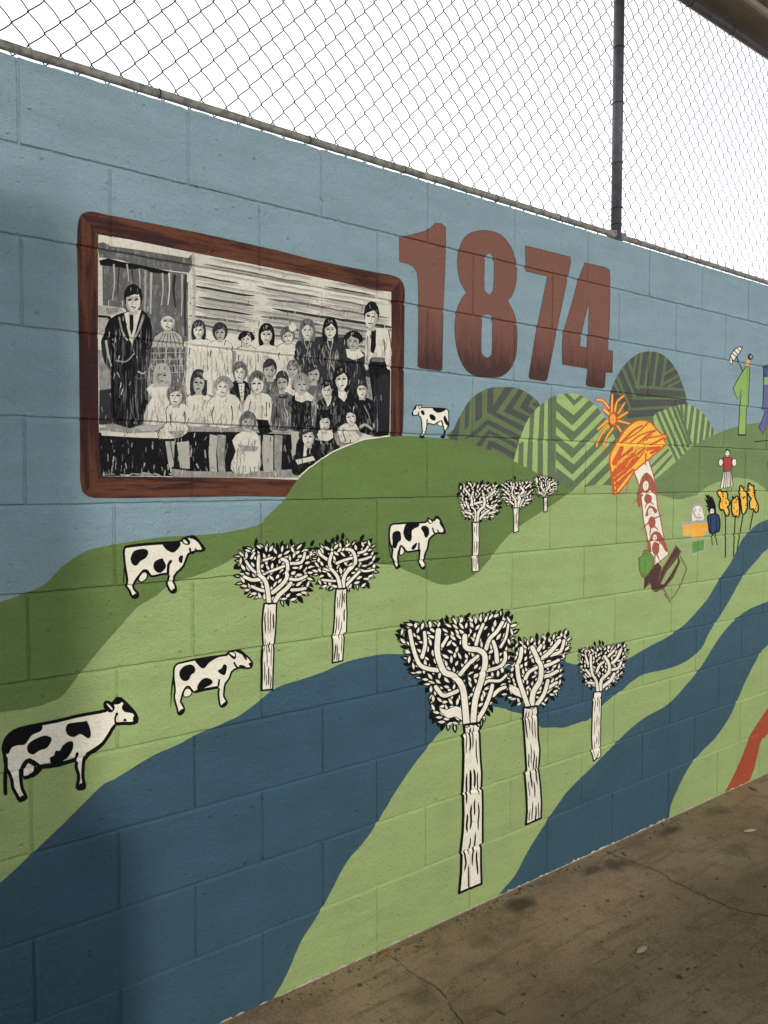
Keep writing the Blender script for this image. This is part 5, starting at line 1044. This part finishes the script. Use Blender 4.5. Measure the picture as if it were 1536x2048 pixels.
# ------------------------------------------------------------------ shelter roof over the walkway
sh = tag(empty('walkway_shelter', (2.0, -3.3, 0)), 'shelter roof with beige eave beam above the top fence rail', 'shelter', kind='thing')
def spart(name, mat, boxes, bevel=0):
    bm = bmesh.new()
    for q in boxes: box(bm, *q, bevel=bevel)
    o = bm_obj(name, bm, mat, sh); o.matrix_parent_inverse = Matrix.Translation((-2.0, 3.3, 0)); return o
spart('eave_beam', M['beam'], [(-6, 12, -.012, .125, 3.606, 3.80)], .004)
spart('beam_lip', M['trim'], [(-6, 12, .1255, .133, 3.600, 3.66)])
spart('beam_edge', M['trim'], [(-6, 12, -.028, -.0125, 3.612, 3.66)])
spart('fascia_board', M['beam'], [(-6, 12, -.10, -.0285, 3.64, 3.79)], .003)
spart('roof_sheet', M['roof'], [(-6, 12, -2.40, .30, 3.82, 3.86)])
spart('fascia', M['beam'], [(-6, 12, -2.43, -2.401, 3.76, 3.90)])
for i in range(4): spart('purlin', M['beam'], [(-6, 12, -.60 - .52 * i, -.55 - .52 * i, 3.72, 3.8195)])
for x in (-5.5, -2.2, 5.4, 9.0): spart('column', M['galv'], [(x, x + .1, -2.38, -2.28, -.06, 3.8195)], .004)
# unseen pier, added and stepped to cast the shade on the wall's near end
pw = tag(empty('added_shade_pier', (-.55, -2.4, 0)), 'grey rendered pier added unseen behind the viewer to shade the wall', 'pier', kind='thing')
bm = bmesh.new(); box(bm, -.90, -.405, -2.55, -2.30, 1.9, 3.30, .006); box(bm, -.97, -.285, -2.56, -2.29, -.02, 1.899, .006)
o = bm_obj('shaft', bm, M['render'], pw); o.matrix_parent_inverse = Matrix.Translation((.55, 2.4, 0))
bm = bmesh.new(); box(bm, -.925, -.39, -2.57, -2.28, 3.301, 3.34, .004)
o = bm_obj('capping', bm, M['galv'], pw); o.matrix_parent_inverse = Matrix.Translation((.55, 2.4, 0))
pa = tag(empty('added_sun_block_wall', (2, -3.2, 0)), 'low grey rendered wall added unseen behind the viewer to block sun from the floor', 'wall', kind='thing')  # unseen low wall added to keep the sun off the near floor
bm = bmesh.new(); box(bm, -7, 12, -3.22, -3.08, -.08, 1.38, .004); o = bm_obj('wall_body', bm, M['render'], pa); o.matrix_parent_inverse = Matrix.Translation((-2, 3.2, 0))
bm = bmesh.new(); box(bm, -7, 12, -3.25, -3.05, 1.381, 1.43, .006); o = bm_obj('coping', bm, M['render'], pa); o.matrix_parent_inverse = Matrix.Translation((-2, 3.2, 0))
# unseen building added behind the camera to cut the sky light on the wall
bd = tag(empty('added_sky_block_building', (14, -14, 0)), 'long grey building added unseen behind the shelter to block sky light', 'building')
def bpart(name, mat, q, bevel=0):
    bm = bmesh.new(); box(bm, *q, bevel=bevel); o = bm_obj(name, bm, mat, bd); o.matrix_parent_inverse = Matrix.Translation((-14, 14, 0)); return o
bpart('wall', M['render'], (-30, 40, -19, -12, -.06, 2.9)); bpart('roof', M['roof'], (-30.5, 40.5, -19.5, -11.6, 2.901, 3.1))
for i in range(-4, 8):
    w = bpart('window', M['roof'], (-6 + 5.5 * i, -3.6 + 5.5 * i, -12.0, -11.97, 1.0, 2.6)); bpart('sill', M['trim'], (-6.1 + 5.5 * i, -3.5 + 5.5 * i, -12.0, -11.92, .94, .999))
